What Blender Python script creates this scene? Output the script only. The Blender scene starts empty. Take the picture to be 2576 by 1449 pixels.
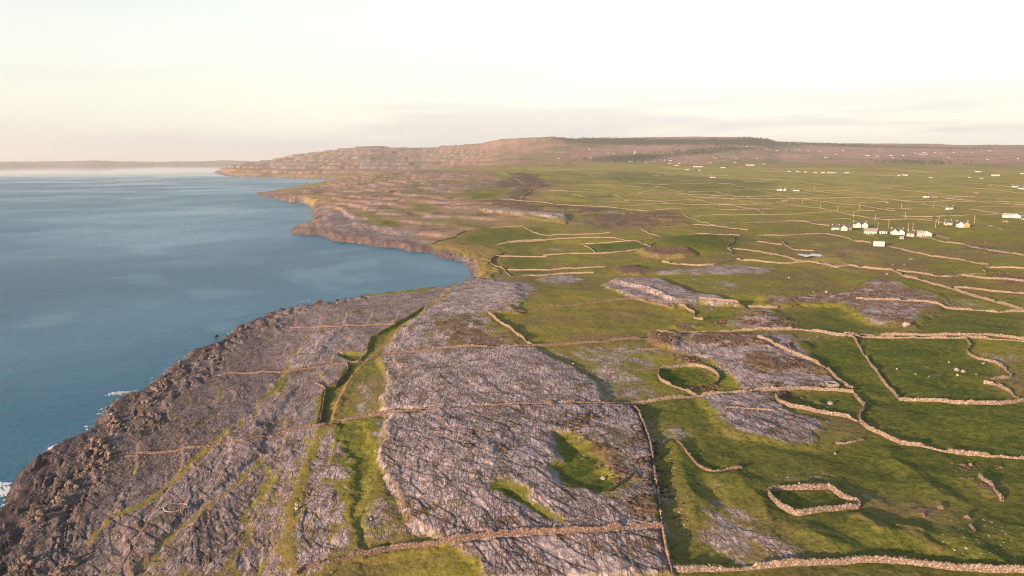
import bpy, math, random
import numpy as np
from mathutils import Matrix, Vector

random.seed(7)
rng = np.random.default_rng(11)
scene = bpy.context.scene
C = scene.collection
R = math.radians

# ------------------------------------------------------------------ camera
CAM_Z, PITCH, ROLL, FPX = 115.0, 10.0, 0.35, 1839.0     # FPX for a 2576 px wide frame
cam_data = bpy.data.cameras.new('camera')
cam_data.sensor_width = 36.0
cam_data.lens = 36.0 * FPX / 2576.0
cam_data.clip_start = 1.0
cam_data.clip_end = 200000.0
cam = bpy.data.objects.new('camera', cam_data)
C.objects.link(cam)
cam.matrix_world = Matrix.Translation((0, 0, CAM_Z)) @ Matrix.Rotation(R(90 - PITCH), 4, 'X') @ Matrix.Rotation(R(-ROLL), 4, 'Z')
scene.camera = cam

# ------------------------------------------------------------------ sun, sky, exposure
SUN_EL, SHADOW_AZ = 10.0, 46.0            # shadows fall 46 degrees to the right of straight ahead
sx, sy = -math.sin(R(SHADOW_AZ)), -math.cos(R(SHADOW_AZ))
sun_dir = Vector((sx * math.cos(R(SUN_EL)), sy * math.cos(R(SUN_EL)), math.sin(R(SUN_EL))))
sd = bpy.data.lights.new('sun', 'SUN')
sd.energy = 5.0
sd.angle = R(0.5)
sd.color = (1.0, 0.66, 0.44)
sun = bpy.data.objects.new('sun', sd)
C.objects.link(sun)
sun.rotation_euler = sun_dir.to_track_quat('Z', 'Y').to_euler()

world = bpy.data.worlds.new('World')
scene.world = world
world.use_nodes = True
SKY_STRENGTH = 0.12
def build_world():
    nt = world.node_tree
    nt.nodes.clear()
    N = nt.nodes.new; L = nt.links.new
    out = N('ShaderNodeOutputWorld'); bg = N('ShaderNodeBackground')
    sky = N('ShaderNodeTexSky'); sky.sky_type = 'NISHITA'; sky.sun_disc = False
    sky.sun_elevation = R(SUN_EL)
    sky.sun_rotation = math.atan2(sx, sy)
    sky.altitude = 100; sky.air_density = 1.0; sky.dust_density = 2.5; sky.ozone_density = 1.0
    tc = N('ShaderNodeTexCoord')
    sep = N('ShaderNodeSeparateXYZ'); L(tc.outputs['Generated'], sep.inputs[0])
    # thin bright veil of high cloud over the whole sky, bluer where it thins out
    mp = N('ShaderNodeMapping'); mp.inputs['Scale'].default_value = (1.0, 1.0, 3.0)
    L(tc.outputs['Generated'], mp.inputs[0])
    n1 = N('ShaderNodeTexNoise'); n1.inputs['Scale'].default_value = 1.6; n1.inputs['Detail'].default_value = 3
    L(mp.outputs[0], n1.inputs['Vector'])
    # the veil thins towards the open sea on the left
    dx = N('ShaderNodeMath'); dx.operation = 'MULTIPLY_ADD'; dx.inputs[1].default_value = 0.55; dx.inputs[2].default_value = 0.30
    L(sep.outputs['X'], dx.inputs[0])
    ad = N('ShaderNodeMath'); ad.operation = 'ADD'; L(dx.outputs[0], ad.inputs[0]); L(n1.outputs['Fac'], ad.inputs[1])
    mr = N('ShaderNodeMapRange'); mr.inputs['From Min'].default_value = 0.25; mr.inputs['From Max'].default_value = 1.0
    mr.inputs['To Min'].default_value = 0.5; mr.inputs['To Max'].default_value = 0.8
    L(ad.outputs[0], mr.inputs['Value'])
    hi = N('ShaderNodeMapRange'); hi.inputs['From Min'].default_value = 0.15; hi.inputs['From Max'].default_value = 0.52
    hi.inputs['To Min'].default_value = 1.0; hi.inputs['To Max'].default_value = 0.06
    L(sep.outputs['Z'], hi.inputs['Value'])
    hm = N('ShaderNodeMath'); hm.operation = 'MULTIPLY'; L(mr.outputs[0], hm.inputs[0]); L(hi.outputs[0], hm.inputs[1])
    veil = N('ShaderNodeMix'); veil.data_type = 'RGBA'
    L(hm.outputs[0], veil.inputs['Factor'])
    L(sky.outputs[0], veil.inputs['A'])
    veil.inputs['B'].default_value = (VEIL[0] / SKY_STRENGTH, VEIL[1] / SKY_STRENGTH, VEIL[2] / SKY_STRENGTH, 1)
    # long flat stratus streaks low over the horizon
    mp2 = N('ShaderNodeMapping'); mp2.inputs['Scale'].default_value = (2.2, 2.2, 30.0); mp2.inputs['Location'].default_value = (3.3, 1.2, 0.4)
    L(tc.outputs['Generated'], mp2.inputs[0])
    n2 = N('ShaderNodeTexNoise'); n2.inputs['Scale'].default_value = 1.0; n2.inputs['Detail'].default_value = 5; n2.inputs['Roughness'].default_value = 0.5
    L(mp2.outputs[0], n2.inputs['Vector'])
    low = N('ShaderNodeMapRange'); low.interpolation_type = 'SMOOTHSTEP'
    low.inputs['From Min'].default_value = 0.15; low.inputs['From Max'].default_value = 0.0
    L(sep.outputs['Z'], low.inputs['Value'])
    st = N('ShaderNodeMapRange'); st.interpolation_type = 'SMOOTHSTEP'
    st.inputs['From Min'].default_value = 0.47; st.inputs['From Max'].default_value = 0.60
    L(n2.outputs['Fac'], st.inputs['Value'])
    mu = N('ShaderNodeMath'); mu.operation = 'MULTIPLY'; L(low.outputs[0], mu.inputs[0]); L(st.outputs[0], mu.inputs[1])
    mu2 = N('ShaderNodeMath'); mu2.operation = 'MULTIPLY'; mu2.inputs[1].default_value = 0.7; L(mu.outputs[0], mu2.inputs[0])
    cl = N('ShaderNodeMix'); cl.data_type = 'RGBA'
    L(mu2.outputs[0], cl.inputs['Factor']); L(veil.outputs['Result'], cl.inputs['A'])
    cl.inputs['B'].default_value = (CLOUD[0] / SKY_STRENGTH, CLOUD[1] / SKY_STRENGTH, CLOUD[2] / SKY_STRENGTH, 1)
    bg.inputs['Strength'].default_value = SKY_STRENGTH
    L(cl.outputs['Result'], bg.inputs['Color']); L(bg.outputs[0], out.inputs['Surface'])
VEIL = (0.53, 0.52, 0.465)
CLOUD = (0.345, 0.325, 0.32)
build_world()
vs = scene.view_settings
vs.view_transform = 'Standard'; vs.look = 'None'; vs.exposure = 1.2; vs.gamma = 1.0
vs.use_curve_mapping = False
scene.cycles.use_denoising = True
scene.cycles.denoising_input_passes = 'RGB_ALBEDO_NORMAL'
scene.cycles.denoising_prefilter = 'NONE'
scene.cycles.filter_width = 1.15
scene.cycles.sample_clamp_indirect = 3.0

# ------------------------------------------------------------------ tags
def tag(o, label=None, cat=None, group=None, kind=None):
    if label: o['label'] = label
    if cat: o['category'] = cat
    if group: o['group'] = group
    if kind: o['kind'] = kind
    return o
def link_mesh(name, me, mat=None, parent=None):
    o = bpy.data.objects.new(name, me)
    if mat and not me.materials: me.materials.append(mat)
    C.objects.link(o)
    if parent: o.parent = parent
    return o
def mesh_np(name, v, f):
    """v (n,3), f (m,k) with k = 3 or 4"""
    me = bpy.data.meshes.new(name)
    f = np.asarray(f, np.int32); k = f.shape[1]
    me.vertices.add(len(v)); me.vertices.foreach_set('co', np.ascontiguousarray(v, np.float32).ravel())
    me.loops.add(f.size); me.loops.foreach_set('vertex_index', f.ravel())
    me.polygons.add(len(f)); me.polygons.foreach_set('loop_start', np.arange(0, f.size, k, dtype=np.int32))
    me.update(calc_edges=True)
    return me

# ------------------------------------------------------------------ noise
class PN:
    rs = np.random.RandomState(5)
    perm = rs.permutation(1024).astype(np.int32)
    ang = rs.uniform(0, 2 * np.pi, 1024)
    gx = np.cos(ang).astype(np.float32); gy = np.sin(ang).astype(np.float32)
def pn(x, y, seed=0):
    x = np.asarray(x, np.float64) + seed * 17.31; y = np.asarray(y, np.float64) - seed * 9.77
    fx = np.floor(x); fy = np.floor(y)
    ix = fx.astype(np.int64) & 1023; iy = fy.astype(np.int64) & 1023
    x = (x - fx).astype(np.float32); y = (y - fy).astype(np.float32)
    ix1 = (ix + 1) & 1023; iy1 = (iy + 1) & 1023
    u = x * x * x * (x * (x * 6 - 15) + 10); v = y * y * y * (y * (y * 6 - 15) + 10)
    P = PN.perm
    a = P[iy]; b = P[iy1]
    h00 = P[(ix + a) & 1023]; h10 = P[(ix1 + a) & 1023]; h01 = P[(ix + b) & 1023]; h11 = P[(ix1 + b) & 1023]
    n00 = PN.gx[h00] * x + PN.gy[h00] * y
    n10 = PN.gx[h10] * (x - 1) + PN.gy[h10] * y
    n01 = PN.gx[h01] * x + PN.gy[h01] * (y - 1)
    n11 = PN.gx[h11] * (x - 1) + PN.gy[h11] * (y - 1)
    n0 = n00 + u * (n10 - n00); n1 = n01 + u * (n11 - n01)
    return (n0 + v * (n1 - n0)) * 1.5
def fbm(x, y, o=4, seed=0, gain=0.5):
    s = 0; a = 1.0; t = 0
    for i in range(o):
        s = s + a * pn(x * 2 ** i, y * 2 ** i, seed + i); t += a; a *= gain
    return s / t
def bands(x, y, r, k, lo, hi, o=4, seed=0, gain=.5, yx=1.0):
    """noise whose grain follows the distance in whole octaves, cross-faded"""
    q = np.log2(np.clip(r * k, lo, hi)); k0 = np.floor(q); t = ss(0, 1, q - k0)
    f0 = 2.0 ** -k0; f1 = f0 / 2
    return fbm(x * f0, y * f0 * yx, o, seed, gain) * (1 - t) + fbm(x * f1, y * f1 * yx, o, seed, gain) * t
def ss(a, b, x):
    t = np.clip((x - a) / (b - a), 0, 1); return t * t * (3 - 2 * t)
def hash1(k, seed=0):
    return np.modf(np.abs(np.sin(k * 127.1 + seed * 311.7) * 43758.5453))[0]

# ------------------------------------------------------------------ survey: bearings read off the photograph
SHEETS = {'A': (0, 420, 1.9815), 'B': (750, 500, 1.9815), 'C': (1900, 500, 2.576), 'D': (2840, 480, 2.576), 'E': (2840, 880, 2.576),
          'F': (1900, 900, 2.576), 'G': (0, 1000, 2.415), 'H': (0, 1560, 2.415), 'I': (950, 1560, 2.415), 'J': (1900, 1560, 2.415),
          'K': (2840, 1560, 2.415), 'L': (2840, 1150, 2.415), 'M': (1900, 1050, 2.415), 'N': (950, 1050, 2.415), 'Z': (0, 0, 0.67083)}
def disp(s, pts):
    x0, y0, k = SHEETS[s]
    p = np.asarray(pts, float)[:, :2]
    return (np.array([x0, y0]) + p / k) * 0.67083
def rays(uv):
    x = (uv[:, 0] - 1288) / FPX; y = (724.5 - uv[:, 1]) / FPX
    c, s = math.cos(R(ROLL)), math.sin(R(ROLL))
    X = x * c + y * s; Y = -x * s + y * c
    cp, sp = math.cos(R(PITCH)), math.sin(R(PITCH))
    d = np.stack([X, cp + Y * sp, -sp + Y * cp], 1)
    return d / np.hypot(d[:, 0], d[:, 1])[:, None]       # unit horizontal range
def at_z(uv, z):
    d = rays(uv); t = (CAM_Z - z) / -d[:, 2]
    return d[:, :2] * t[:, None]

# coast: sheet, then (x, y, z of the visible edge)
COAST = [('H', 4, [(-420, 1150), (-200, 960), (-60, 800), (90, 715), (112, 640), (112, 590), (150, 540), (230, 420), (330, 330), (430, 270), (560, 215), (720, 150), (850, 60), (912, 25)]),
         ('G', 4, [(918, 1400), (922, 1310), (1010, 1240), (1030, 1190), (1120, 1150), (1260, 1110), (1330, 1070), (1420, 1000), (1480, 955), (1550, 920), (1560, 870), (1620, 850), (1720, 790), (1730, 740), (1800, 730), (1880, 705), (1960, 670), (2040, 650), (2110, 590), (2120, 550), (2200, 510), (2330, 465), (2415, 445)]),
         ('N', 2.5, [(120, 320), (200, 290), (300, 270), (380, 258), (480, 245), (560, 238), (700, 225), (820, 205)]),
         ('N', 0.5, [(960, 185), (1100, 170), (1300, 150), (1500, 132), (1640, 124)]),
         ('Z', 0, [(1137, 729), (1180, 719), (1207, 709)]),
         ('B', 0, [(2062, 1070), (2030, 1000), (1990, 950), (1900, 940), (1800, 925), (1790, 900), (1670, 880), (1580, 875), (1480, 850), (1400, 845), (1270, 830), (1160, 810), (1080, 805), (1000, 795), (950, 765), (900, 757), (740, 750), (700, 735), (710, 715), (780, 698), (800, 682), (860, 667), (875, 655), (865, 600), (860, 540), (800, 522), (730, 512), (680, 507), (600, 487), (530, 468), (480, 460), (425, 456)]),
         ('B', 3, [(500, 435), (600, 415), (700, 400), (850, 378), (1000, 354)]),
         ('B', 0, [(1140, 350), (1120, 342), (900, 340), (800, 337), (640, 332), (540, 327), (450, 327), (330, 322), (240, 321), (180, 306), (125, 294)]),
         ('B', 3, [(200, 280), (250, 267), (360, 247), (450, 232), (540, 214)])]
cpts = []
for s, z, pts in COAST:
    cpts += list(at_z(disp(s, pts), z))
coast = np.array(cpts)
coast = np.concatenate([[[-420, -900], [-330, -300], [-215, -20], [-190, 60]], coast, [[-2600, 12500], [2000, 16000]]])
land_poly = np.concatenate([coast, [[40000, 16000], [40000, -2000], [-420, -2000]]])

def seg_dist(px, py, poly, closed=False):
    """distance to a polyline"""
    best = np.full(px.shape, 1e12)
    n = len(poly)
    for i in range(n if closed else n - 1):
        ax, ay = poly[i]; bx, by = poly[(i + 1) % n]
        dx, dy = bx - ax, by - ay
        l2 = dx * dx + dy * dy + 1e-9
        t = np.clip(((px - ax) * dx + (py - ay) * dy) / l2, 0, 1)
        q = (px - ax - t * dx) ** 2 + (py - ay - t * dy) ** 2
        np.minimum(best, q, out=best)
    return np.sqrt(best)
def inside(px, py, poly):
    r = np.zeros(px.shape, bool); n = len(poly)
    for i in range(n):
        ax, ay = poly[i]; bx, by = poly[(i + 1) % n]
        if ay == by: continue
        c = ((ay > py) != (by > py)) & (px < (bx - ax) * (py - ay) / (by - ay) + ax)
        r ^= c
    return r
def coast_d(x, y):
    d = seg_dist(x, y, coast)
    return np.where(inside(x, y, land_poly), d, -d)

# height knots: picture bearing + altitude
KN = [(0,1449,5),(-200,1300,3),(250,1300,8),(500,1449,12),(600,1250,12),(900,1449,18),(1288,1449,22),(1700,1449,25),(2300,1449,27),(2576,1449,28),
 (750,1200,16),(950,1200,20),(1300,1200,24),(1650,1200,25),(2100,1200,26),(2576,1200,28),(500,1000,8),(750,1000,14),(950,1000,20),(1200,1000,22),(1600,1000,24),(2100,1000,26),(2576,1000,28),
 (620,860,8),(800,850,14),(1000,850,20),(1250,850,24),(1600,830,25),(2100,830,27),(2576,830,30),(1000,770,13),(1180,750,22),(1400,740,26),(1800,720,28),(2300,740,30),
 (1300,690,18),(1450,670,16),(1250,650,10),(1700,650,24),(2000,640,28),(2500,640,32),(1350,600,16),(1150,600,10),(1000,600,8),(1600,590,26),(1800,590,28),(2200,580,30),(2576,560,32),
 (900,560,18),(820,530,22),(950,500,35),(1100,530,26),(1300,540,26),(1600,520,28),(2000,510,30),(2400,500,36),(680,488,8),(760,490,14),(850,480,30),(1000,465,50),(1110,436,66),(1250,430,68),(1200,480,48),
 (1400,470,40),(1600,460,34),(1900,455,34),(2200,450,38),(2500,450,44),(2800,900,30),(2800,600,34),(3000,1449,30),(-600,1200,2)]
KN = np.array(KN, float)
kxy = np.concatenate([at_z(KN[i:i+1, :2], KN[i, 2]) for i in range(len(KN))])
kz = KN[:, 2]
kaz = np.degrees(np.arctan2(kxy[:, 0], kxy[:, 1])); klr = np.log(np.hypot(kxy[:, 0], kxy[:, 1]))
SKYL = np.array([(300,404),(560,404),(640,402),(680,399),(740,388),(800,381),(860,373),(930,367),(1000,370),(1080,370),(1160,365),(1220,358),(1260,350),(1330,346),(1390,344),(1440,348),(1500,348),(1600,346),(1700,344),(1800,343),(1880,345),(1930,350),(1960,357),(2030,360),(2130,361),(2230,360),(2300,362),(2400,364),(2576,365),(3200,366)], float)
_d = rays(SKYL); sk_az = np.degrees(np.arctan2(_d[:, 0], _d[:, 1])); sk_el = _d[:, 2]
RID_U = np.array([(300,6500),(560,7200),(740,9500),(1060,9600),(1300,7600),(1420,7400),(1620,8400),(1900,8600),(2000,9500),(3200,10500)], float)
_d = rays(np.stack([RID_U[:, 0], np.full(len(RID_U), 400.)], 1)); rid_az = np.degrees(np.arctan2(_d[:, 0], _d[:, 1]))

def Gz(x, y):
    az = np.degrees(np.arctan2(x, y)); r = np.hypot(x, y); lr = np.log(np.maximum(r, 60))
    w = np.zeros(x.shape); s = np.zeros(x.shape)
    for a, l, z in zip(kaz, klr, kz):
        q = np.exp(-0.5 * (((az - a) / 5.0) ** 2 + ((lr - l) / 0.13) ** 2)) + 1e-6 / (1 + ((az - a) / 5.0) ** 2 + ((lr - l) / 0.13) ** 2)
        w += q; s += q * z
    near = s / w
    rr = np.interp(az, rid_az, RID_U[:, 1]); el = np.interp(az, sk_az, sk_el)
    zr = CAM_Z + rr * el
    z0 = np.interp(az, [-25, -8, -2, 30], [12, 30, 48, 46])
    t = np.clip((r - 3800) / (rr - 3800), 0, 1.0)
    sh = 0.35 * t + 0.65 * t ** 1.9
    far = z0 + (zr - z0) * sh - 150 * ss(1.0, 1.6, r / rr) 
    b = ss(2900, 4200, r)
    return near * (1 - b) + far * b
def CL(x, y):      # sea cliff height
    r = np.hypot(x, y)
    c = 3.5 + 1.5 * pn(x / 60, y / 60, 3)
    for (u, v), h, sg in [((850, 520), 17, 130), ((800, 500), 12, 120), ((690, 490), 7, 120), ((880, 595), 5, 100)]:
        q = at_z(np.array([[u, v]], float), 5)[0]
        c = c + h * np.exp(-((x - q[0]) ** 2 + (y - q[1]) ** 2) / (2 * sg * sg))
    return c + 6 * ss(3500, 5000, r)
def H0(x, y, d=None):
    if d is None: d = coast_d(x, y)
    r = np.hypot(x, y)
    g = Gz(x, y); c = np.minimum(CL(x, y), np.maximum(g, 2))
    w = 5 + 0.004 * r
    Lr = 70 + 0.05 * r
    z = c * ss(0, 1, d / w) + np.maximum(g - c, 0) * np.clip(1 - np.exp(-np.maximum(d, 0) / (Lr * 0.45)), 0, 1)
    return np.where(d < 0, np.maximum(-6, d * 0.5), z)

# march every surveyed bearing onto the land, all together
_q = []
class Line:
    pass
def L_(s, pts):
    o = Line(); o.uv = disp(s, pts); _q.append(o); return o
def LL(*parts):
    o = Line(); o.uv = np.concatenate([disp(s, p) for s, p in parts]); _q.append(o); return o
def resolve():
    uv = np.concatenate([o.uv for o in _q]); d = rays(uv); n = len(uv)
    rg = 90 * 1.008 ** np.arange(620)
    hit = np.full(n, np.nan); pr = np.zeros(n); pg = CAM_Z - 0 * pr - 20
    for r in rg:
        x = d[:, 0] * r; y = d[:, 1] * r; zr = CAM_Z + d[:, 2] * r
        # dry nodes only need the land height
        live = np.isnan(hit)
        if not live.any(): break
        g = pg.copy(); g[live] = zr[live] - Hs(x[live], y[live])
        new = live & (g <= 0)
        hit[new] = pr[new] + (r - pr[new]) * pg[new] / (pg[new] - g[new] + 1e-9)
        pr = np.where(live, r, pr); pg = g
    hit = np.where(np.isnan(hit), 12000, hit)
    xy = d[:, :2] * hit[:, None]; i = 0
    for o in _q:
        o.xy = xy[i:i + len(o.uv)]; i += len(o.uv)
def Hs(x, y):
    return np.maximum(H0(x, y), 0.0)

# ------------------------------------------------------------------ ground cover patches (rock, scrub, lush, ochre, shore, moor)
KIND = {'pave': (1, .12, 0, 0, 0, 0), 'mix': (.72, .4, 0, .12, 0, 0), 'scrub': (.32, .95, 0, 0, 0, 0), 'lush': (0, 0, 1, 0, 0, 0), 'field': (0, 0, .85, .05, 0, 0),
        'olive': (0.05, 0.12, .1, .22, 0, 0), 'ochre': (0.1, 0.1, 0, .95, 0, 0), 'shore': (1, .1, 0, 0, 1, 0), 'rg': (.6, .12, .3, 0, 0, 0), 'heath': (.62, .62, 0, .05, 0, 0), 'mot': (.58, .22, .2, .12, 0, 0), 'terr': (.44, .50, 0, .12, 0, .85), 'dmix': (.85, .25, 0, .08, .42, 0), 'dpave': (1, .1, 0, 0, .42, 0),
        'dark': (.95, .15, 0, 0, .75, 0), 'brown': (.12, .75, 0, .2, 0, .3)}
PATCH = []
def patch(kind, rise, soft, *parts, warp=1.0):
    PATCH.append((kind, rise, soft, LL(*parts), warp))
# mid distance coast: terraced rock and brown turf
patch('terr', 0, 25, ('Z', [(640,492),(760,474),(880,448),(1000,428),(1180,425),(1240,450),(1390,456),(1340,505),(1300,520),(1300,545),(1260,575),(1100,612),(1060,640),(900,610),(740,590),(790,540),(790,520),(700,500)]))
patch('terr', 0, 500, ('Z', [(540,440),(640,418),(800,395),(1250,380),(1300,395),(1200,412),(1100,425),(1000,432),(880,452),(600,450)]))
patch('scrub', 0, 25, ('C', [(0,390),(150,380),(430,450),(400,490),(280,540),(150,620),(0,640)]))
patch('brown', 0, 30, ('C', [(0,700),(300,850),(700,930),(1200,940),(1500,890),(1300,850),(700,800),(0,660)]))
patch('scrub', 1.5, 14, ('C', [(0,650),(450,692),(1000,735),(1600,760),(1710,800),(1800,880),(1500,890),(1300,860),(1050,840),(780,800),(400,760),(0,690)]))
patch('mix', 4.0, 5, ('C', [(-300,740),(0,730),(300,780),(560,800),(600,850),(560,868),(300,830),(0,785),(-200,760)]))
patch('field', 0, 10, ('B', [(1150,600),(1480,650),(1490,690),(1300,690),(1200,640)]))
patch('field', 0, 10, ('B', [(1880,800),(1960,740),(2150,705),(2576,690),(2576,1050),(2330,1060),(2262,1010),(2165,970),(2270,890),(2100,828)]))
for q in ([(1880,640),(2200,690),(2180,720),(1900,700)], [(1560,500),(1750,540),(1700,580),(1560,560)], [(1950,420),(2300,400),(2250,470),(1960,500)]):
    patch('field', 0, 15, ('B', q))
patch('lush', 0, 8, ('C', [(750,1075),(1230,1057),(1360,1110),(900,1158)]))
patch('lush', 5.0, 30, ('C', [(1400,1100),(1500,1040),(1700,1000),(2150,1005),(2130,1090),(2100,1150),(1700,1150)]), warp=0.3)
patch('scrub', 4.0, 4, ('C', [(1262,1150),(1290,1132),(1480,1140),(1600,1150),(1740,1145),(1830,1180),(1700,1205),(1480,1212),(1330,1185)]), warp=0.3)
patch('rg', 1, 10, ('C', [(270,1110),(330,1095),(600,1100),(580,1140),(350,1160)]))
patch('field', 0, 25, ('C', [(850,410),(1220,490),(1700,560),(2576,640),(2576,440),(2100,440),(1600,400),(1200,360)]))
patch('brown', 4, 25, ('E', [(640,170),(900,120),(1150,150),(1200,200),(1000,280),(860,330),(700,300),(500,250)]), warp=.5)
patch('rg', 1, 20, ('E', [(1750,60),(2000,100),(2300,110),(2576,170),(2576,250),(2200,220),(1950,180),(1700,160)]))
patch('scrub', 0, 10, ('E', [(1990,100),(2250,110),(2380,150),(2300,190),(2050,160)]))
patch('scrub', 1, 10, ('E', [(2180,340),(2500,400),(2576,430),(2576,500),(2380,500),(2200,420)]))
patch('rg', 0.5, 15, ('E', [(500,80),(800,60),(900,110),(500,130),(300,120)]))
# shoulder of the near headland
patch('pave', .6, 6, ('F', [(300,380),(380,350),(600,340),(750,375),(620,410),(500,435),(330,400)]))
patch('pave', 1.2, 5, ('F', [(1830,280),(2000,250),(2250,250),(2576,285),(2576,312),(2100,340),(1500,340),(1440,310),(1560,300)]))
patch('scrub', 1.5, 5, ('F', [(1050,300),(1100,260),(1260,240),(1350,270),(1300,340),(1020,330)]))
patch('rg', 0, 5, ('F', [(820,340),(950,330),(900,370),(830,365)]))
patch('rg', 0, 20, ('F', [(1600,380),(2000,360),(2576,360),(2576,480),(2100,520),(1700,460)]))
patch('olive', 0, 10, ('M', [(150,150),(350,60),(850,60),(1150,170),(850,205),(300,260)]))
patch('pave', 1.4, 2, ('M', [(870,48),(950,25),(1500,190),(1560,240),(1520,260),(1150,178),(900,78)]), warp=.4)
patch('pave', 2.8, 2.2, ('M', [(940,22),(1000,5),(1350,8),(1500,58),(1700,130),(1900,160),(2150,260),(1740,225),(1600,262),(1550,230),(1300,130),(1100,72)]), warp=.5)
patch('heath', .6, 5, ('M', [(1570,262),(1750,225),(2415,275),(2415,468),(2260,465),(2000,400),(1950,370),(1800,360),(1700,330)]))
patch('lush', -.5, 6, ('M', [(1760,330),(1950,300),(2050,330),(1950,370),(1800,360)]))
patch('pave', 0, 6, ('M', [(2150,400),(2415,370),(2415,455),(2250,440)]))
patch('olive', 0, 4, ('M', [(90,292),(500,245),(1150,185),(1300,220),(1520,268),(1660,330),(1690,380),(1480,440),(1330,530),(1290,540),(300,595),(230,600),(0,420)]))
patch('scrub', 1.2, 2.5, ('M', [(1500,430),(1505,472),(1640,488),(1760,430),(1700,400),(1560,405)]))
# brown scrub and pale rock right of the middle
patch('heath', 1.8, 3.5, ('E', [(0,605),(400,590),(900,540),(950,490),(1100,430),(1250,450),(1400,480),(1600,540),(1800,600),(1850,680),(1800,705),(1650,800),(1500,922),(1200,888),(1000,830),(900,750),(770,690),(500,690),(200,700),(0,700)]))
patch('pave', 0, 8, ('E', [(1050,800),(1300,740),(1450,780),(1350,860),(1150,850)]))
patch('rg', 0, 8, ('E', [(1820,640),(2050,600),(2400,735),(2200,735),(1850,690)]))
patch('heath', .9, 4, ('E', [(0,715),(190,715),(250,760),(330,850),(450,940),(0,940)]))
patch('field', 0, 4, ('E', [(260,755),(500,740),(770,705),(850,790),(980,865),(1200,925),(1480,935),(1600,850),(1760,720),(2100,740),(2576,760),(2576,1000),(2000,975),(850,965),(460,940),(340,850)]))
# pavements of the middle
patch('mix', .5, 5, ('M', [(0,20),(290,30),(170,140),(60,260),(0,330)]))
patch('mix', .8, 3, ('N', [(1950,20),(2250,30),(2415,60),(2415,300),(2130,300),(2415,520),(2415,600),(2000,612),(1400,650),(1200,672),(1230,560),(1300,460),(1520,290),(1700,170)]))
patch('pave', .4, 5, ('N', [(1950,20),(2250,30),(2415,60),(2415,150),(2000,200),(1700,330),(1500,560),(1280,640),(1230,560),(1300,460),(1520,290),(1700,170)]))
patch('scrub', -.3, 8, ('N', [(1700,350),(1870,330),(1980,480),(2200,500),(2380,600),(1980,605),(1800,500)]))
patch('pave', 1.4, 1.6, ('N', [(1110,695),(1150,780),(1190,870),(1240,980),(1160,1080),(1170,1205),(1700,1195),(2415,1160)]), ('M', [(300,1150),(880,1130),(850,960),(620,800),(400,700),(280,620),(0,620)]), ('N', [(1900,625),(1180,690)]), warp=.5)
patch('mix', 0, 8, ('M', [(0,880),(300,830),(650,900),(880,1000),(880,1130),(0,1160)]))
patch('mot', -.2, 10, ('M', [(340,620),(1290,550),(1330,640),(1520,690),(1560,770),(1390,800),(1390,900),(1600,1010),(1680,1060),(1000,1120),(880,1120),(820,940),(620,790),(420,700)]))
patch('rg', .2, 10, ('M', [(700,640),(1000,620),(1150,780),(1050,820),(850,780)]))
patch('rg', .2, 8, ('M', [(900,900),(1150,880),(1300,1040),(1180,1090)]))
patch('scrub', 1.5, 2.0, ('M', [(1305,490),(1297,540),(1330,590),(1520,655),(1560,560),(1585,520),(1450,490)]), warp=.5)
patch('pave', 1.0, 2.5, ('Z', [(1690,845),(1760,842),(2000,850),(2040,880),(2085,930),(2110,965),(1995,980),(1910,985),(1880,985),(1850,955),(1800,925),(1790,905),(1700,890),(1692,870),(1720,860)]), warp=.6)
patch('scrub', .9, 3, ('M', [(1650,570),(1700,500),(2000,490),(2415,560),(2415,650),(2200,600),(1900,620),(1780,640)]), warp=.6)
patch('scrub', .5, 2, ('M', [(2120,710),(2200,680),(2415,690),(2415,770),(2200,770)]), warp=.6)
patch('scrub', .5, 2, ('M', [(1520,680),(1600,690),(1780,760),(1880,830),(1800,790),(1620,770)]), warp=.5)
patch('scrub', .5, 3, ('L', [(0,520),(200,530),(330,540),(500,520),(620,600),(400,590),(150,600),(0,580)]), warp=.6)
patch('lush', -.8, 3, ('M', [(1395,805),(1500,790),(1645,778),(1780,795),(1890,890),(1900,930),(1800,960),(1640,965),(1500,945),(1400,900)]), warp=.3)
patch('pave', 1.0, 2.0, ('Z', [(1757,1000),(1762,1020),(1795,1048),(1812,1078),(1830,1097),(1880,1110),(1950,1120),(1990,1128),(2040,1130),(2062,1118),(2050,1090),(2080,1060),(2040,1050),(1990,1040),(1955,1010),(1960,985),(1850,992)]), warp=.7)
patch('lush', -.4, 3, ('L', [(180,820),(400,760),(860,780),(930,870),(900,990),(800,985),(350,905)]), warp=.3)
patch('scrub', .8, 1.5, ('L', [(500,850),(560,830),(600,860),(540,885)]))
# right hand fields
patch('lush', 0, 3, ('Z', [(1995,865),(2145,853),(2200,925),(2255,998),(2165,985),(2100,940),(2050,905)]), warp=.2)
patch('lush', 0, 3, ('Z', [(2150,853),(2425,855),(2440,890),(2530,930),(2480,965),(2575,1015),(2265,1002)]), warp=.2)
patch('lush', 0, 3, ('Z', [(2160,1000),(2265,1005),(2650,1022),(2650,1145),(2576,1140),(2300,1105),(2200,1090),(2165,1050),(2178,1020)]), warp=.2)
patch('scrub', .5, 2, ('L', [(1040,1070),(1150,1060),(1250,1160),(1180,1170)]))
patch('rg', .4, 4, ('Z', [(2430,880),(2576,900),(2576,1000),(2545,960),(2520,930)]))
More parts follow.
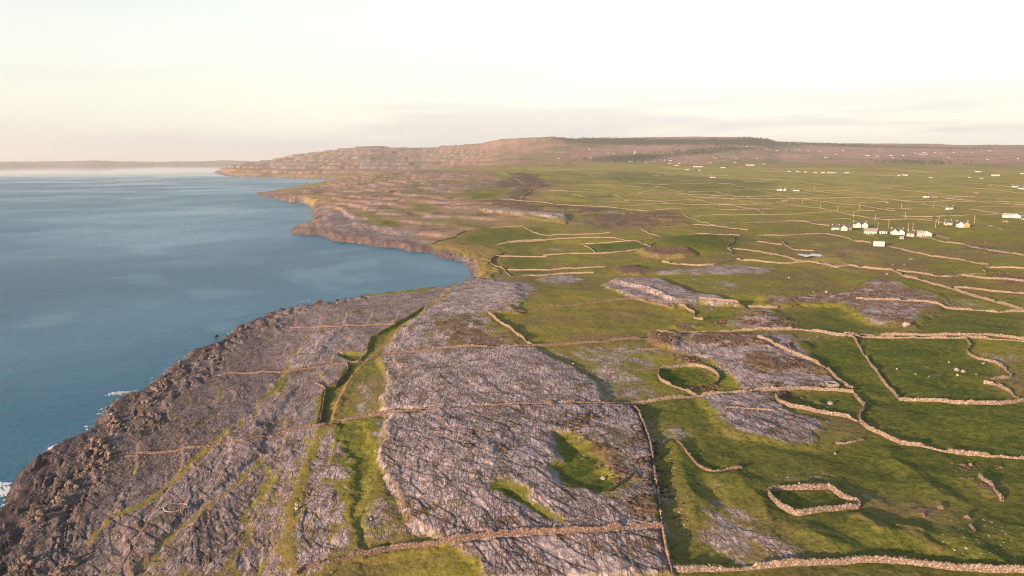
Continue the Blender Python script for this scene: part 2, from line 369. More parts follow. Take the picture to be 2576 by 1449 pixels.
# bottom right slopes
patch('field', 0, 4, ('Z', [(1600,1015),(1750,1005),(1800,1060),(1830,1098),(2060,1135),(2180,1095),(2300,1115),(2700,1160),(2700,1460),(1690,1470),(1665,1330),(1640,1180)]), warp=.3)
for q in ([(1450,120),(1550,110),(1620,230),(1500,240)], [(1820,640),(1900,600),(2050,650),(2100,780),(2230,900),(2200,940),(2050,930),(1950,800)], [(1720,780),(1800,740),(1950,880),(1900,960),(1760,830)],
          [(1850,1000),(1960,1020),(2130,1230),(2080,1330),(1980,1280)], [(2130,1020),(2415,1050),(2415,1280),(2200,1120)]):
    patch('rg', .35, 2.5, ('J', q))
    patch('mix', .15, 5, ('J', q))
for q in ([(0,1020),(150,1080),(340,1190),(340,1260),(150,1290),(0,1160)], [(850,710),(1050,700),(1260,850),(1100,890),(950,840)]):
    patch('mix', .4, 2.5, ('K', q))
for q in ([(160,580),(400,560),(650,530),(680,600),(300,620)], [(1860,540),(2000,530),(2050,650),(1900,620)], [(350,1220),(560,1230),(600,1300),(380,1290)]):
    patch('rg', .3, 3, ('K', q))
patch('brown', .4, 4, ('K', [(1350,800),(1700,800),(1750,960),(1400,950)]))
patch('scrub', .6, 1.5, ('K', [(2020,620),(2120,600),(2200,740),(2060,700)]))
# long grassy banks, lit on their left flanks
patch('field', 2.2, 7, ('J', [(1860,560),(2100,500),(2250,600),(2415,800),(2415,1000),(2150,760),(2000,640)]), warp=.4)
patch('field', 2.2, 6, ('K', [(900,950),(1150,1060),(1350,1080),(1600,1240),(1560,1270),(1300,1180),(1000,1120)]), warp=.4)
patch('field', 2.0, 6, ('K', [(1450,1090),(1900,1100),(2150,1300),(1800,1290)]), warp=.4)
patch('field', 1.8, 6, ('K', [(1200,310),(1500,560),(1750,760),(1650,780),(1350,520),(1150,360)]), warp=.4)
patch('field', 2.2, 6, ('K', [(450,1060),(760,1210),(700,1240),(400,1100)]), warp=.4)
patch('field', 1.6, 5, ('J', [(1480,260),(1560,280),(1640,500),(1760,800),(1700,980),(1560,560)]), warp=.3)
# foreground
patch('mix', 0, 4, ('N', [(900,960),(1140,885),(1150,1150),(1060,1235),(800,1235),(860,1100)]))
patch('field', -.3, 3, ('N', [(1000,700),(1100,690),(1130,860),(950,930),(880,1060),(820,1220),(760,1240),(830,1000),(930,830)]))
patch('mix', .6, 3, ('Z', [(700,1449),(700,1280),(800,1080),(950,1050),(980,1090),(950,1170),(1000,1300),(1090,1390),(900,1410),(780,1449)]))
patch('field', -.8, 2, ('I', [(760,60),(1000,60),(1060,300),(1090,420),(1040,600),(980,800),(960,1000),(1100,1180),(1240,1160),(1250,1205),(1080,1245),(930,1060),(930,800),(900,400),(820,250),(740,120)]))
patch('mix', .2, 2, ('I', [(960,1000),(1050,1020),(1120,1100),(1000,1140)]))
patch('pave', 1.6, 1.2, ('I', [(1240,10),(1190,150),(1200,250),(1115,400),(1200,540),(1250,650),(1350,850),(1430,1000),(1620,1080),(1700,1160),(2400,1095)]), ('J', [(400,1085),(1060,1045),(1390,1030),(1340,600),(1300,300),(1190,15)]), ('M', [(1120,1135),(900,1145),(0,1175)]), warp=.5)
patch('mix', 0, 5, ('J', [(350,0),(1190,10),(1300,300),(1350,700),(1390,1030),(1060,1045),(500,1080),(800,700),(1100,600),(700,300)]))
patch('lush', -1.4, 3.0, ('J', [(430,170),(600,180),(700,280),(740,330),(920,380),(830,520),(1000,600),(1060,610),(950,700),(870,730),(700,680),(500,620),(400,500),(500,420)]), warp=.5)
patch('field', -.8, 2.0, ('I', [(2200,600),(2415,720),(2415,760),(2150,700)]), warp=.5)
patch('field', -.8, 2.0, ('J', [(0,690),(100,700),(280,850),(420,960),(480,1010),(380,980),(200,860),(0,760)]), warp=.5)
patch('scrub', .3, 2, ('J', [(700,220),(900,300),(1140,520),(1200,600),(1000,560),(860,400)]))
patch('mix', .3, 2, ('I', [(1800,100),(2000,60),(2300,150),(2300,330),(2050,400),(1850,500),(1750,480)]))
patch('scrub', .6, 1.5, ('J', [(1220,800),(1340,790),(1360,920),(1250,930)]))
patch('olive', 0, 2, ('I', [(1200,1275),(1600,1210),(1780,1210),(1850,1300),(1950,1449),(1250,1460),(1130,1300)]))
patch('pave', .9, 1.2, ('I', [(1830,1175),(2080,1140),(2415,1110)]), ('J', [(400,1100),(1050,1060),(1390,1050),(1440,1250),(1500,1470),(100,1470)]), ('I', [(2160,1470),(1980,1300)]), warp=.5)
# left shore
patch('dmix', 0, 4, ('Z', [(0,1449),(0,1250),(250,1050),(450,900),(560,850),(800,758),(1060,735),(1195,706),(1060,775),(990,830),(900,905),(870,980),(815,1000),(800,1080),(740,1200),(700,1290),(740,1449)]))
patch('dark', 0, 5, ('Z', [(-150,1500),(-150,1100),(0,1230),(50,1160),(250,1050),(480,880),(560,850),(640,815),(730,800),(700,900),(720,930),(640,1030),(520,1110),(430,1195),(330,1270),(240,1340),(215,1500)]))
patch('shore', 0, 3, ('Z', [(-150,1500),(-150,1100),(0,1230),(50,1160),(250,1050),(420,925),(440,935),(330,1030),(230,1110),(150,1260),(60,1330),(0,1400),(0,1500)]))
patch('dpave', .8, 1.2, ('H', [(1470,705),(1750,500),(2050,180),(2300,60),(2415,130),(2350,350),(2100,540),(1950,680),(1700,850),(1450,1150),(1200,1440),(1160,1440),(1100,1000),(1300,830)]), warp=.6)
patch('pave', .5, 1.5, ('N', [(460,600),(620,450),(800,440),(640,640),(520,760),(330,820),(320,780),(440,590)]), warp=.6)
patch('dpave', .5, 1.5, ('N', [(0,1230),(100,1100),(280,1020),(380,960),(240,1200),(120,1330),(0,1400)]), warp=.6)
# sunken grassy lane
patch('field', -1.3, 1.0, ('N', [(1560,235),(1285,412),(1080,520),(1030,640),(960,735),(860,775),(812,870),(745,950),(655,980),(622,1180),(602,1310),(690,1310),(750,1110),(880,860),(1050,690),(1290,480),(1540,290)]), warp=.25)
patch('field', -1.2, .9, ('N', [(775,658),(860,645),(1000,655),(950,720),(870,715)]), warp=.3)
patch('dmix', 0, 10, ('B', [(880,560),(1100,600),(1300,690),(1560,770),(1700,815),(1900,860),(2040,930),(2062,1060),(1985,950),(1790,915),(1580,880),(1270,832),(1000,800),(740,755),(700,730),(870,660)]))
patch('ochre', 1.5, 5, ('B', [(1740,828),(1900,828),(2100,830),(2270,890),(2150,960),(2180,1000),(2262,1025),(2150,1085),(2085,1085),(2100,1000),(2000,900)]))
patch('ochre', 0, 8, ('B', [(780,495),(850,458),(960,480),(880,515)]))
STRIP = []
def strip(kind, width, rise, *parts):
    STRIP.append((kind, width, rise, LL(*parts)))
strip('ochre', 2.0, .5, ('N', [(1900,45),(1700,170),(1530,290),(1300,460),(1160,580),(1000,690),(900,840),(830,960),(770,1090),(720,1260)]), ('I', [(740,60),(700,110)]))
strip('ochre', 1.4, .1, ('I', [(700,110),(620,130),(560,260),(480,500),(400,700),(350,870),(320,1080),(290,1250),(400,1420)]))
strip('ochre', 1.2, .2, ('H', [(810,1140),(880,1040),(1100,880),(1250,800),(1450,680),(1700,460),(1900,290),(2100,140),(2330,0)]), ('N', [(80,1060),(200,960),(290,850),(330,720),(430,590),(480,490),(600,450),(700,400),(800,320),(880,290)]))
strip('olive', 1.2, -.2, ('H', [(1000,900),(1240,830),(1430,690),(1650,490),(1850,300),(2080,100)]))
strip('field', 1.6, -.5, ('N', [(60,1080),(200,990),(270,870),(300,900),(250,1000)]))
strip('ochre', 1.5, .1, ('H', [(1210,1440),(1330,1330),(1450,1170),(1600,1030),(1800,870),(1990,740),(2150,590),(2300,450),(2400,350)]))
strip('olive', 1.1, -.3, ('H', [(2000,1430),(2150,1240),(2250,1100),(2200,900),(2350,700),(2415,640)]), ('I', [(60,640),(160,560),(120,470),(60,400)]))
strip('olive', .9, .1, ('I', [(620,600),(760,620),(860,850),(900,1060),(1010,1240)]))
strip('ochre', 1.3, .1, ('G', [(1940,1100),(1990,1110),(2000,1200),(1900,1250)]))
strip('ochre', 1.5, .6, ('K', [(880,940),(980,990),(1110,1060)]))
strip('ochre', 1.5, .6, ('K', [(1330,1070),(1450,1130),(1590,1250)]))
strip('scrub', 2.0, .8, ('M', [(80,680-400),(120,300),(30,240)]))

# ------------------------------------------------------------------ walls read off the photograph
WALLS = []
def wall(label, *parts, h=1.3, w=0.52, group=None, closed=False):
    WALLS.append((label, LL(*parts), h, w, group, closed))
wall('long brown wall from the grassy lane across the grey pavement', ('N', [(770,1285),(1000,1245),(1240,1215),(1600,1205),(2415,1165)]), ('M', [(500,1155),(900,1140),(1130,1122)]))
wall('pale wall from the head of the long radial wall to the ring field', ('M', [(1130,1122),(1500,1080),(1720,1055),(2080,1025),(2415,1000)]), ('L', [(160,765),(380,745),(600,755),(870,770)]))
wall('low ruined wall crossing the grey shore pavement below the lane', ('H', [(1130,370),(1500,330),(1900,280),(2200,240)]), ('N', [(210,1395),(420,1350),(600,1325),(770,1287)]), h=.8, w=.7)
wall('faint low wall across the dark shore rock, second from the viewer', ('G', [(1950,990),(2200,975),(2415,962)]), ('N', [(240,832),(460,800),(640,770),(830,745),(950,735)]), h=.8, w=.7)
wall('straight brown stone wall from the grassy lane to the big olive field', ('N', [(950,735),(1080,705),(1180,680),(1400,655),(2000,625),(2415,615)]), ('M', [(230,605),(300,600),(700,575),(1300,540)]))
wall('faint wall over the left shore terraces, farthest of the three', ('N', [(330,437),(600,437),(900,430),(1180,408),(1290,412)]), h=.8, w=.7)
wall('long wall running towards the viewer between grey pavement and dark green grass', ('M', [(1130,1125),(1180,1180),(1220,1240)]), ('J', [(1200,0),(1260,130),(1300,260),(1330,470),(1370,690),(1385,900),(1415,1060),(1450,1250),(1500,1460)]), h=1.55)
wall('foreground wall along the lower edge of the large grey pavement', ('I', [(400,1440),(480,1395),(700,1345),(950,1280),(1250,1215),(1600,1185),(1700,1165)]), h=1.5)
wall('foreground wall from the pavement corner to the long wall on its right', ('I', [(1700,1165),(2000,1125),(2400,1095)]), ('J', [(400,1090),(800,1080),(1060,1045),(1400,1035)]), h=1.5)
wall('nearest pale stone wall along the bottom right edge', ('J', [(1510,1435),(1900,1415),(2415,1395)]), ('K', [(500,1375),(1000,1350),(1500,1378),(2000,1403),(2600,1425)]), h=1.45, w=.7)
wall('five sided dry stone sheepfold standing alone on the right slope', ('K', [(825,785),(925,828),(920,858),(800,872),(340,928),(200,845),(100,745),(115,690),(560,675),(650,665),(740,720),(775,765),(822,783)]), h=1.5, w=.7)
wall('winding stone wall below the dark green right fields', ('L', [(870,770),(920,840),(970,900),(965,940),(925,1000),(930,1040),(1000,1100),(1150,1165),(1330,1240),(1700,1295),(2000,1320),(2415,1370),(2700,1400)]), h=1.4)
wall('thin pale wall slanting down from the scrub to the ring field', ('L', [(0,330),(130,370),(320,440),(500,500),(640,580),(760,680),(870,745)]), h=1.3, w=.7)
wall('short hooked wall at the corner of the ridged dark field', ('L', [(550,300),(350,350),(275,375),(290,410),(315,440)]), h=1.3)
wall('stone wall from the scrubby mound to the lane gate', ('M', [(1350,500),(1600,495),(1700,485),(2100,470),(2415,472)]), ('E', [(450,945),(650,980),(840,1000)]))
wall('upper of the two parallel lane walls on the right', ('E', [(830,975),(1400,985),(2000,990),(2350,995),(2576,1025),(2700,1040)]))
wall('lower of the two parallel lane walls on the right', ('E', [(880,1008),(1400,1012),(2000,1017),(2400,1032),(2576,1052),(2700,1066)]))
wall('brown topped wall slanting down between the two nearest green fields', ('L', [(860,290),(960,430),(1050,550),(1150,680),(1240,770),(1280,820)]))
wall('field wall running right from the foot of the slanting wall', ('L', [(1280,825),(1500,850),(1900,880),(2200,890),(2415,870),(2650,850)]))
wall('zigzag wall bounding the right field with two boulders', ('L', [(1890,295),(1915,350),(1930,390),(1890,420),(1940,455),(2100,500),(2200,540),(2280,600),(2300,650),(2180,660),(2110,675)]))
wall('short curved wall at the far right corner of the boulder field', ('L', [(2050,690),(2150,710),(2280,780),(2370,855)]))
wall('curved wall round the oval green hollow beside the pavement', ('M', [(1890,940),(1930,895),(1870,835),(1780,790),(1650,776),(1500,790),(1390,800),(1370,860),(1400,910),(1500,960),(1620,1000),(1720,1055)]), h=1.3)
wall('straight lit wall at the left end of the big olive field', ('N', [(2130,303),(2270,410),(2415,520)]), ('M', [(100,500),(230,605)]), h=1.55)
wall('low brown wall along the far side of the big olive field', ('M', [(80,290),(500,240),(850,205),(1150,180),(1300,215),(1520,262)]), h=1.2)
wall('short wall ending in a post at the right corner of the olive field', ('M', [(1560,240),(1640,275),(1700,300),(1702,350),(1780,368)]), h=1.3)
wall('pinkish wall behind the brown scrub right of the twin rock terraces', ('M', [(1740,215),(2000,235),(2415,260)]), ('E', [(200,712)]), h=1.3)
wall('stone wall round the lower side of the green ring field', ('L', [(165,830),(200,880),(350,915),(500,950),(800,995),(910,1030)]), h=1.4)
wall('wall cutting through the brown scrub hump to the right edge', ('E', [(950,640),(1200,655),(1500,665),(1650,675),(1750,695),(1850,710),(2100,730),(2300,750),(2576,750),(2700,750)]))
wall('thick pale diagonal wall descending to the right edge', ('E', [(1300,350),(1400,400),(1600,450),(1800,500),(2000,560),(2300,650),(2576,740),(2700,780)]), h=1.6, w=.9)
wall('wavy wall branching right above the thick diagonal wall', ('E', [(1340,350),(1500,375),(1700,410),(1850,415),(1970,400),(2200,385)]))
wall('wall leaving the wavy wall for the right edge', ('E', [(1970,400),(2200,430),(2576,460)]))
wall('wall with a hooked end round the dark brown thicket at right', ('E', [(2210,375),(2170,350),(2175,328),(2250,320),(2576,340)]))
wall('pale broken wall below the brown thicket at right', ('E', [(1900,510),(2100,520),(2300,535),(2576,555)]), h=1.2)
wall('long wavy wall on the rise from the rock outcrop to the diagonal wall', ('F', [(1500,205),(1700,235),(1870,245),(2000,240),(2230,195),(2300,210),(2576,220)]), ('E', [(100,265),(200,280),(400,275),(500,275),(650,300),(760,330),(900,320),(1100,335),(1300,350)]), h=1.55)
wall('wall slanting past the small pool to the long wavy wall', ('E', [(0,170),(100,190),(200,205),(320,240),(430,268)]))
wall('long wall slanting right from the white shed', ('E', [(1250,105),(1400,150),(1600,190),(1800,215),(2000,250),(2240,300)]))
wall('wall slanting down to the left end of the white shed', ('D', [(660,1025),(800,1050),(960,1100),(1100,1115)]))
wall('wall running down right from the lowest farmhouses', ('D', [(1530,1045),(1650,1060),(1760,1100),(1980,1125),(2080,1160),(2250,1200),(2576,1250)]))
wall('faint pale ridge wall beside the long wall, low in the grass', ('J', [(1540,250),(1600,320),(1720,450),(1850,515),(1940,520),(2050,510),(2130,510)]), h=.8)
wall('short broken wall in the grass on the far right slope', ('K', [(2010,540),(2070,600),(2130,640),(2170,700),(2225,755)]), h=1.1)
wall('curving wall edge over the sunken lane, upper left', ('N', [(850,745),(860,790),(810,870),(740,955)]), h=.9)
wall('straight wall edge over the sunken lane, lower left', ('N', [(560,935),(650,975),(650,1040),(625,1170),(600,1300)]), h=.9)
wall('thin hollow wall along the foot of the green pit in the pavement', ('J', [(930,720),(1000,670),(1130,580)]), h=.9)
wall('short stub wall standing in the lower grass at far right', ('K', [(1925,1030),(1945,1060),(1960,1090)]), h=.7)
wall('faint straight line of stones across the olive and grey ground', ('M', [(730,860),(950,850),(1150,815),(1370,800)]), h=.5, w=.6)
wall('line of pale stones below the curved brown mound', ('M', [(1070,655),(1200,640),(1400,625)]), h=.5, w=.6)
wall('line of pale stones across the small field beside the pavement', ('M', [(1980,1190),(2200,1195),(2415,1200)]), h=.5, w=.6)
wall('dashed line of pale stones below the ring field', ('L', [(710,1240),(800,1240),(900,1220),(950,1205)]), h=.6, w=.7)
FW = [   # mid distance field walls (sheet, description, points)
 ('C','wall under the green hill, longest of the mid fields',[(0,1050),(300,1035),(700,1020),(1050,1010),(1160,1050),(1230,1045),(1400,1020),(1600,990),(1850,970),(2250,1000)]),
 ('C','lit slanting wall beside the dark hollow near the cove',[(160,900),(250,950),(370,995)]),
 ('C','lit slanting wall left of the stony yellow green field',[(1290,930),(1380,970),(1490,1005)]),
 ('C','upper wall of the stony yellow green field',[(1290,935),(1500,910),(1750,890)]),
 ('C','slanting wall at the left end of the bright green strip field',[(720,1060),(790,1105),(860,1155)]),
 ('C','upper wall of the bright green strip field',[(740,1070),(900,1060),(1150,1050)]),
 ('C','lower wall of the bright green strip field',[(350,1185),(700,1165),(1000,1155),(1270,1130)]),
 ('C','low wall left of the stony thicket beyond the cove',[(0,1195),(350,1195)]),
 ('C','slanting wall at the left foot of the green hill',[(1240,1045),(1310,1080),(1380,1110),(1440,1090)]),
 ('C','S-shaped wall at the right foot of the green hill',[(2200,1010),(2190,1040),(2200,1070),(2140,1100),(2130,1130),(2180,1150),(2180,1170)]),
 ('C','wall leading right from the S-shaped wall',[(2140,1125),(2300,1130),(2430,1150),(2576,1180)]),
 ('C','wall slanting from the scrub ridge end, turning up to the right',[(1700,790),(1850,850),(1980,885),(2150,870),(2576,850)]),
 ('C','thin wall continuing right below the scrub ridge',[(1800,885),(2000,895),(2200,925),(2330,940)]),
 ('C','wall running right from the tip of the scrub ridge',[(1780,805),(2000,795),(2500,790),(2576,788)]),
 ('C','long wall along the top of the brown scrub ridge',[(0,640),(200,660),(440,690),(800,710),(1000,725),(1340,745)]),
 ('C','dark wall rising right from the brown rock to its corner',[(150,625),(280,540),(400,490)]),
 ('C','slanting wall in the grass left of the brown rock patch',[(0,395),(60,430),(150,480)]),
 ('C','slanting wall left of a dark green field in the far fields',[(820,405),(870,440),(960,495)]),
 ('C','very long horizontal wall across the far green fields',[(400,488),(700,485),(1200,480),(1550,490),(2000,485),(2300,470),(2576,470)]),
 ('C','long slanting wall down the far green fields',[(840,345),(950,365),(1080,415),(1220,480)]),
 ('C','horizontal wall meeting the left slanting wall at its top',[(280,410),(830,408)]),
 ('C','wall winding down to the roadside house of the far fields',[(1480,322),(1620,335),(1740,350)]),
 ('C','wall past the stone hut, bending right across the far fields',[(1150,515),(1300,515),(1480,510),(1560,535),(1650,555),(1900,560),(2300,550),(2380,548)]),
 ('C','slanting double-width wall below the stone hut',[(1610,570),(1750,600),(1930,630),(2200,630),(2576,628)]),
 ('C','short hooked wall left of the ruined shelter',[(1230,540),(1280,548),(1340,570),(1600,570)]),
 ('C','slanting wall in the pale green field right of centre',[(2010,565),(2150,595),(2350,625)]),
 ('C','wall curving over the shaded green knoll',[(2040,488),(2170,495),(2250,515),(2340,545),(2420,550),(2500,570),(2576,590)]),
 ('C','wall slanting right from the white cottage in the far fields',[(1850,410),(2140,410),(2250,440),(2400,470)]),
 ('C','thin wall across the grey-green field left of centre',[(330,535),(700,530),(900,525)]),
 ('C','wall from a slanting start to a field corner left of centre',[(640,600),(750,620),(900,615),(1050,600)]),
 ('C','short slanting wall with a stone pen at its foot',[(1020,590),(1090,610),(1130,635),(1180,650)]),
 ('C','tiny slanting wall in the middle of the far fields',[(770,570),(830,590)]),
 ('C','short pale wall slanting in the field below the shelter',[(1300,650),(1450,665),(1590,690)]),
 ('C','low wall just above the scrub ridge wall',[(450,685),(900,655),(1180,650)]),
 ('C','thick stony wall slanting through the right centre fields',[(1750,640),(1900,650),(2050,690),(2200,690),(2350,735),(2430,750),(2500,790)]),
 ('C','thin wall beside the thick stony slanting wall',[(2180,690),(2350,720),(2450,750),(2530,785)]),
 ('C','short slanting wall above the thick stony one',[(2170,635),(2300,655),(2440,680)]),
 ('C','long thin wall under the short pale slanting one',[(1000,705),(1500,695),(2000,685),(2576,680)]),
 ('C','farthest long wall at the upper edge of the green fields',[(240,300),(560,298),(900,295),(1100,298),(1240,310),(1330,308)]),
 ('C','short bent wall near the far upper fields',[(1370,385),(1420,405),(1480,410)]),
 ('D','long wall slanting down the far right slope',[(0,495),(240,495),(400,520),(600,545),(850,575),(980,590)]),
 ('D','wall slanting below the twin white cottages',[(0,600),(100,630),(370,675),(590,700)]),
 ('D','slanting wall starting between the twin white cottages',[(280,605),(500,640),(680,670)]),
 ('D','horizontal wall joining the twin cottages to the right',[(100,600),(800,598),(1290,585)]),
 ('D','slanting wall, second right of the twin cottages',[(560,603),(800,635),(1030,672)]),
 ('D','slanting wall, third right of the twin cottages',[(820,598),(1050,630),(1330,668)]),
 ('D','horizontal wall under the three parallel slanting walls',[(0,680),(370,678),(1030,675),(1200,672)]),
 ('D','slanting wall running down to the cottage in bushes',[(1030,675),(1250,695),(1520,720),(1700,750),(1820,765)]),
 ('D','long slanting wall passing the low farm row',[(1290,585),(1500,610),(1700,630),(1900,655),(2100,665)]),
 ('D','long wall behind the stone gable ruin',[(1340,560),(1450,575),(1850,560),(2100,590),(2300,605),(2576,625)]),
 ('D','wall along the upper right slope towards the edge cottages',[(2050,530),(2250,545),(2420,565),(2576,565)]),
 ('D','long nearly level wall right of the stone pen',[(1520,720),(1800,712),(2100,710),(2300,700),(2576,705)]),
 ('D','slanting wall below the low farm row at right',[(1780,685),(2000,695),(2200,715),(2400,740),(2576,745)]),
 ('D','slanting wall ending near the short level wall',[(600,703),(780,730),(1000,760),(1200,785),(1330,798)]),
 ('D','long roadside wall from the stone ruin to above the farm',[(180,715),(340,745),(550,780),(770,815),(900,840),(1100,865),(1230,880),(1430,878),(1700,872)]),
 ('D','short level wall between two poles',[(1250,780),(1500,778)]),
 ('D','level wall at the left meeting the roadside wall',[(100,838),(400,830),(720,818)]),
 ('D','wall above the brown knoll left of the farm',[(0,915),(280,895),(470,900),(690,885),(820,880),(900,880)]),
 ('D','short wall under the brown knoll left of the farm',[(460,905),(560,930),(700,938)]),
 ('D','wall bent round a dark corner above the farm',[(1100,865),(1400,845),(1720,850),(1680,870)]),
 ('D','wall from the roadside to the right hand farmhouse',[(1550,880),(1700,900),(1800,915)]),
 ('D','level wall towards the grey farm sheds at the edge',[(1720,850),(2000,850),(2250,835),(2576,830)]),
 ('D','slanting wall right of the cottage in bushes',[(2040,790),(2200,810),(2330,830)]),
 ('D','wall left of the farm above the rocky grass',[(0,1040),(250,1040),(450,1030),(690,1025)]),
 ('D','short pale wall right of the right hand farmhouse',[(2220,960),(2300,970),(2380,990)]),
 ('D','curving short wall in the rocky grass left of the shed',[(240,1100),(280,1140),(350,1170),(550,1195)]),
 ('D','broken line of wall at the left of the rocky grass',[(0,1110),(240,1130)]),
 ('D','slanting wall below the stone gable ruin',[(2220,600),(2400,640),(2500,665)]),
 ('D','pale wall slanting to the far road',[(1130,400),(1180,430),(1310,460)]),
 ('D','pale level wall round the far field by the road',[(1170,400),(1400,410),(1700,428)]),
 ('D','dark level wall in front of the road houses',[(0,410),(300,425),(600,435),(900,455),(1100,460),(1330,462)]),
 ('B','dark curving wall above the cove bank',[(1730,820),(1870,780),(1960,735),(2150,705),(2400,690)]),
 ('B','lit wall slanting right beyond the cove',[(2400,690),(2480,740),(2576,765)]),
 ('B','wall round the top of the cove bank',[(2270,890),(2160,950),(2160,980),(2260,1020),(2310,1070)]),
 ('B','faint level wall over the cove pasture',[(2190,825),(2400,810),(2576,800)]),
 ('B','second level wall over the cove pasture',[(2200,920),(2576,920)]),
 ('B','third level wall over the cove pasture',[(2290,1022),(2576,1018)]),
 ('B','wall along the rim between the near headland and cove pasture',[(2110,1108),(2300,1078),(2400,1062),(2576,1058)]),
 ('B','pale bending wall over the brown headland',[(1940,275),(2020,340),(2090,395)]),
 ('B','pale slanting wall right of the headland top',[(2270,300),(2340,340),(2410,370)]),
 ('F','level wall under the cove pasture at left',[(0,300),(400,295),(760,275),(950,260)]),
 ('F','rim wall meeting the pale rock shoulder',[(0,380),(200,350),(500,330),(840,325)]),
 ('C','level wall right of the pen, below the hut',[(1180,592),(1600,586)]),
 ('C','level wall by the dark hollow near the cove',[(370,995),(600,985),(1000,962)]),
 ('C','short wall slanting left of the farthest long wall',[(0,320),(100,312),(190,308)]),
 ('C', 'thin level wall highest in the far fields', [(350, 345), (600, 347), (830, 345)]),
 ('C', 'thin level wall left of the dark green far field', [(450, 376), (700, 374), (900, 378)]),
 ('C', 'faint level wall crossing above the long horizontal wall', [(1000, 440), (1400, 432), (1800, 420)]),
 ('C', 'faint level wall right of the short bent wall', [(1240, 392), (1500, 395), (1800, 400)]),
 ('C', 'faint wall between the shelter and the left corner', [(400, 560), (650, 572), (900, 576)]),
 ('C', 'broken wall level with the stone hut at left', [(700, 514), (900, 516), (1130, 518)]),
 ('C', 'short level wall above the long horizontal wall at left', [(480, 460), (650, 462), (800, 461)]),
 ('C', 'short level wall towards the lone white cottage', [(1700, 452), (1950, 446), (2150, 440)]),
 ('C', 'faint level wall below the hut field', [(900, 660), (1300, 655), (1750, 642)]),
 ('C', 'faint level wall across the pale green field', [(1650, 588), (1900, 592), (2150, 596)]),
 ('C', 'faint level wall under the pale green field', [(1950, 608), (2250, 610), (2576, 606)]),
 ('C', 'faint level wall above the scrub ridge tip', [(1350, 742), (1700, 735), (2050, 722)]),
 ('C', 'faint level wall over the ridge at right', [(2050, 745), (2300, 742), (2576, 735)]),
 ('D', 'faint level wall left of the roadside wall', [(0, 772), (180, 766), (350, 755)]),
 ('D', 'short level wall at the far left of the right fields', [(0, 735), (70, 733), (140, 730)]),
 ('D', 'level wall running to the tiny stone pen', [(960, 732), (1100, 728), (1240, 724)]),
 ('D', 'faint level wall near the right edge, above the sheds', [(2130, 772), (2350, 765), (2576, 757)]),
 ('D', 'faint level wall under the roadside poles', [(950, 808), (1040, 806), (1130, 805)]),
 ('D', 'slanting wall left of the stone gable ruin', [(1650, 640), (1850, 668), (2000, 680)]),
 ('D', 'thin wall from the shaded knoll to the long slope wall', [(1000, 592), (1150, 578), (1300, 572)]),
 ('D', 'faint level wall above the low farm row', [(1350, 668), (1450, 666), (1590, 664)]),
 ('D', 'faint wall high on the far right slope', [(1300, 700), (1400, 705), (1500, 712)]),
 ('D','short wall right of the farm, behind the gravel yard',[(1730,1035),(1860,1075)]),
]
for s, lab, p in FW:
    wall('dry stone ' + lab, (s, p), h=1.15, w=.55, group='dry stone walls dividing the far fields')
FENCE = LL(('D', [(940,1005),(1180,1082),(1430,1050)]))

# point things: every entry is resolved with the rest
PT = {}
def pt(key, s, pts):
    PT[key] = LL((s, pts))
HOUSES = [  # sheet, x, y, pixel length, style, label
 ('D',755,985,85,'cottage','white cottage with slate roof at the left end of the farm cluster'),
 ('D',862,992,105,'stonefront','stone fronted house with white gable, second from left in the farm cluster'),
 ('D',990,955,170,'villa','large white house with dark roofs and cross gables behind the farm cluster'),
 ('D',1090,1030,140,'long','long white farmhouse with grey brown roof in the middle of the cluster'),
 ('D',1213,1032,85,'low','low white annex beside the long farmhouse'),
 ('D',1350,1030,160,'villa','white farmhouse with a gabled porch wing right of the low annex'),
 ('D',1482,1040,82,'cottage','small white gabled barn right of the porch farmhouse'),
 ('D',1592,1040,125,'barn','grey roofed shed with two white gables at the right end of the cluster'),
 ('D',1395,1068,44,'low','tiny white shed in the paddock below the farmhouses'),
 ('D',1175,1138,120,'shed','long plain pale shed on the field wall below the farm'),
 ('D',1840,945,80,'cottage','white house with grey roof right of the farm cluster, left of a pair'),
 ('D',1975,960,150,'villa','larger white gabled house with ochre end, right of a pair'),
 ('D',230,605,105,'villa','white house with dark roof, left of the twin cottages on the shaded knoll'),
 ('D',375,605,70,'cottage','square white cottage, right of the twins by the shaded knoll'),
 ('D',265,708,70,'ruin','small roofless stone ruin at the end of the roadside wall'),
 ('D',1630,675,70,'low','low pale farm building, left part of the low farm row'),
 ('D',1710,675,80,'ruin','low stone outbuilding, right part of the low farm row'),
 ('D',2110,628,60,'ruin','stone gable ruin on the far right slope'),
 ('D',1855,782,85,'cottage','cottage with blue grey roof hidden in bushes at right'),
 ('D',2490,565,70,'cottage','upper of two white cottages at the right edge'),
 ('D',2545,590,65,'cottage','lower of two white cottages at the right edge'),
 ('D',2450,862,190,'barn','long grey farm sheds near the right edge'),
 ('D',2572,892,50,'cottage','white house end cut by the right edge'),
 ('D',2395,912,60,'ruin','lone stone ruin in the field near the right edge'),
 ('D',1255,732,40,'ruin','tiny stone pen in the middle of the right fields'),
 ('C',1990,428,62,'cottage','lone white cottage in the far green fields'),
 ('C',1290,578,36,'ruin','roofless stone shelter in the middle of the far fields'),
 ('C',1445,514,45,'ruin','low stone hut at a wall bend in the far fields'),
 ('C',1160,650,50,'ruin','small stone pen at the foot of the short slanting wall'),
 ('C',1650,342,70,'ruin','pale roofless stone building below the far hamlet'),
]
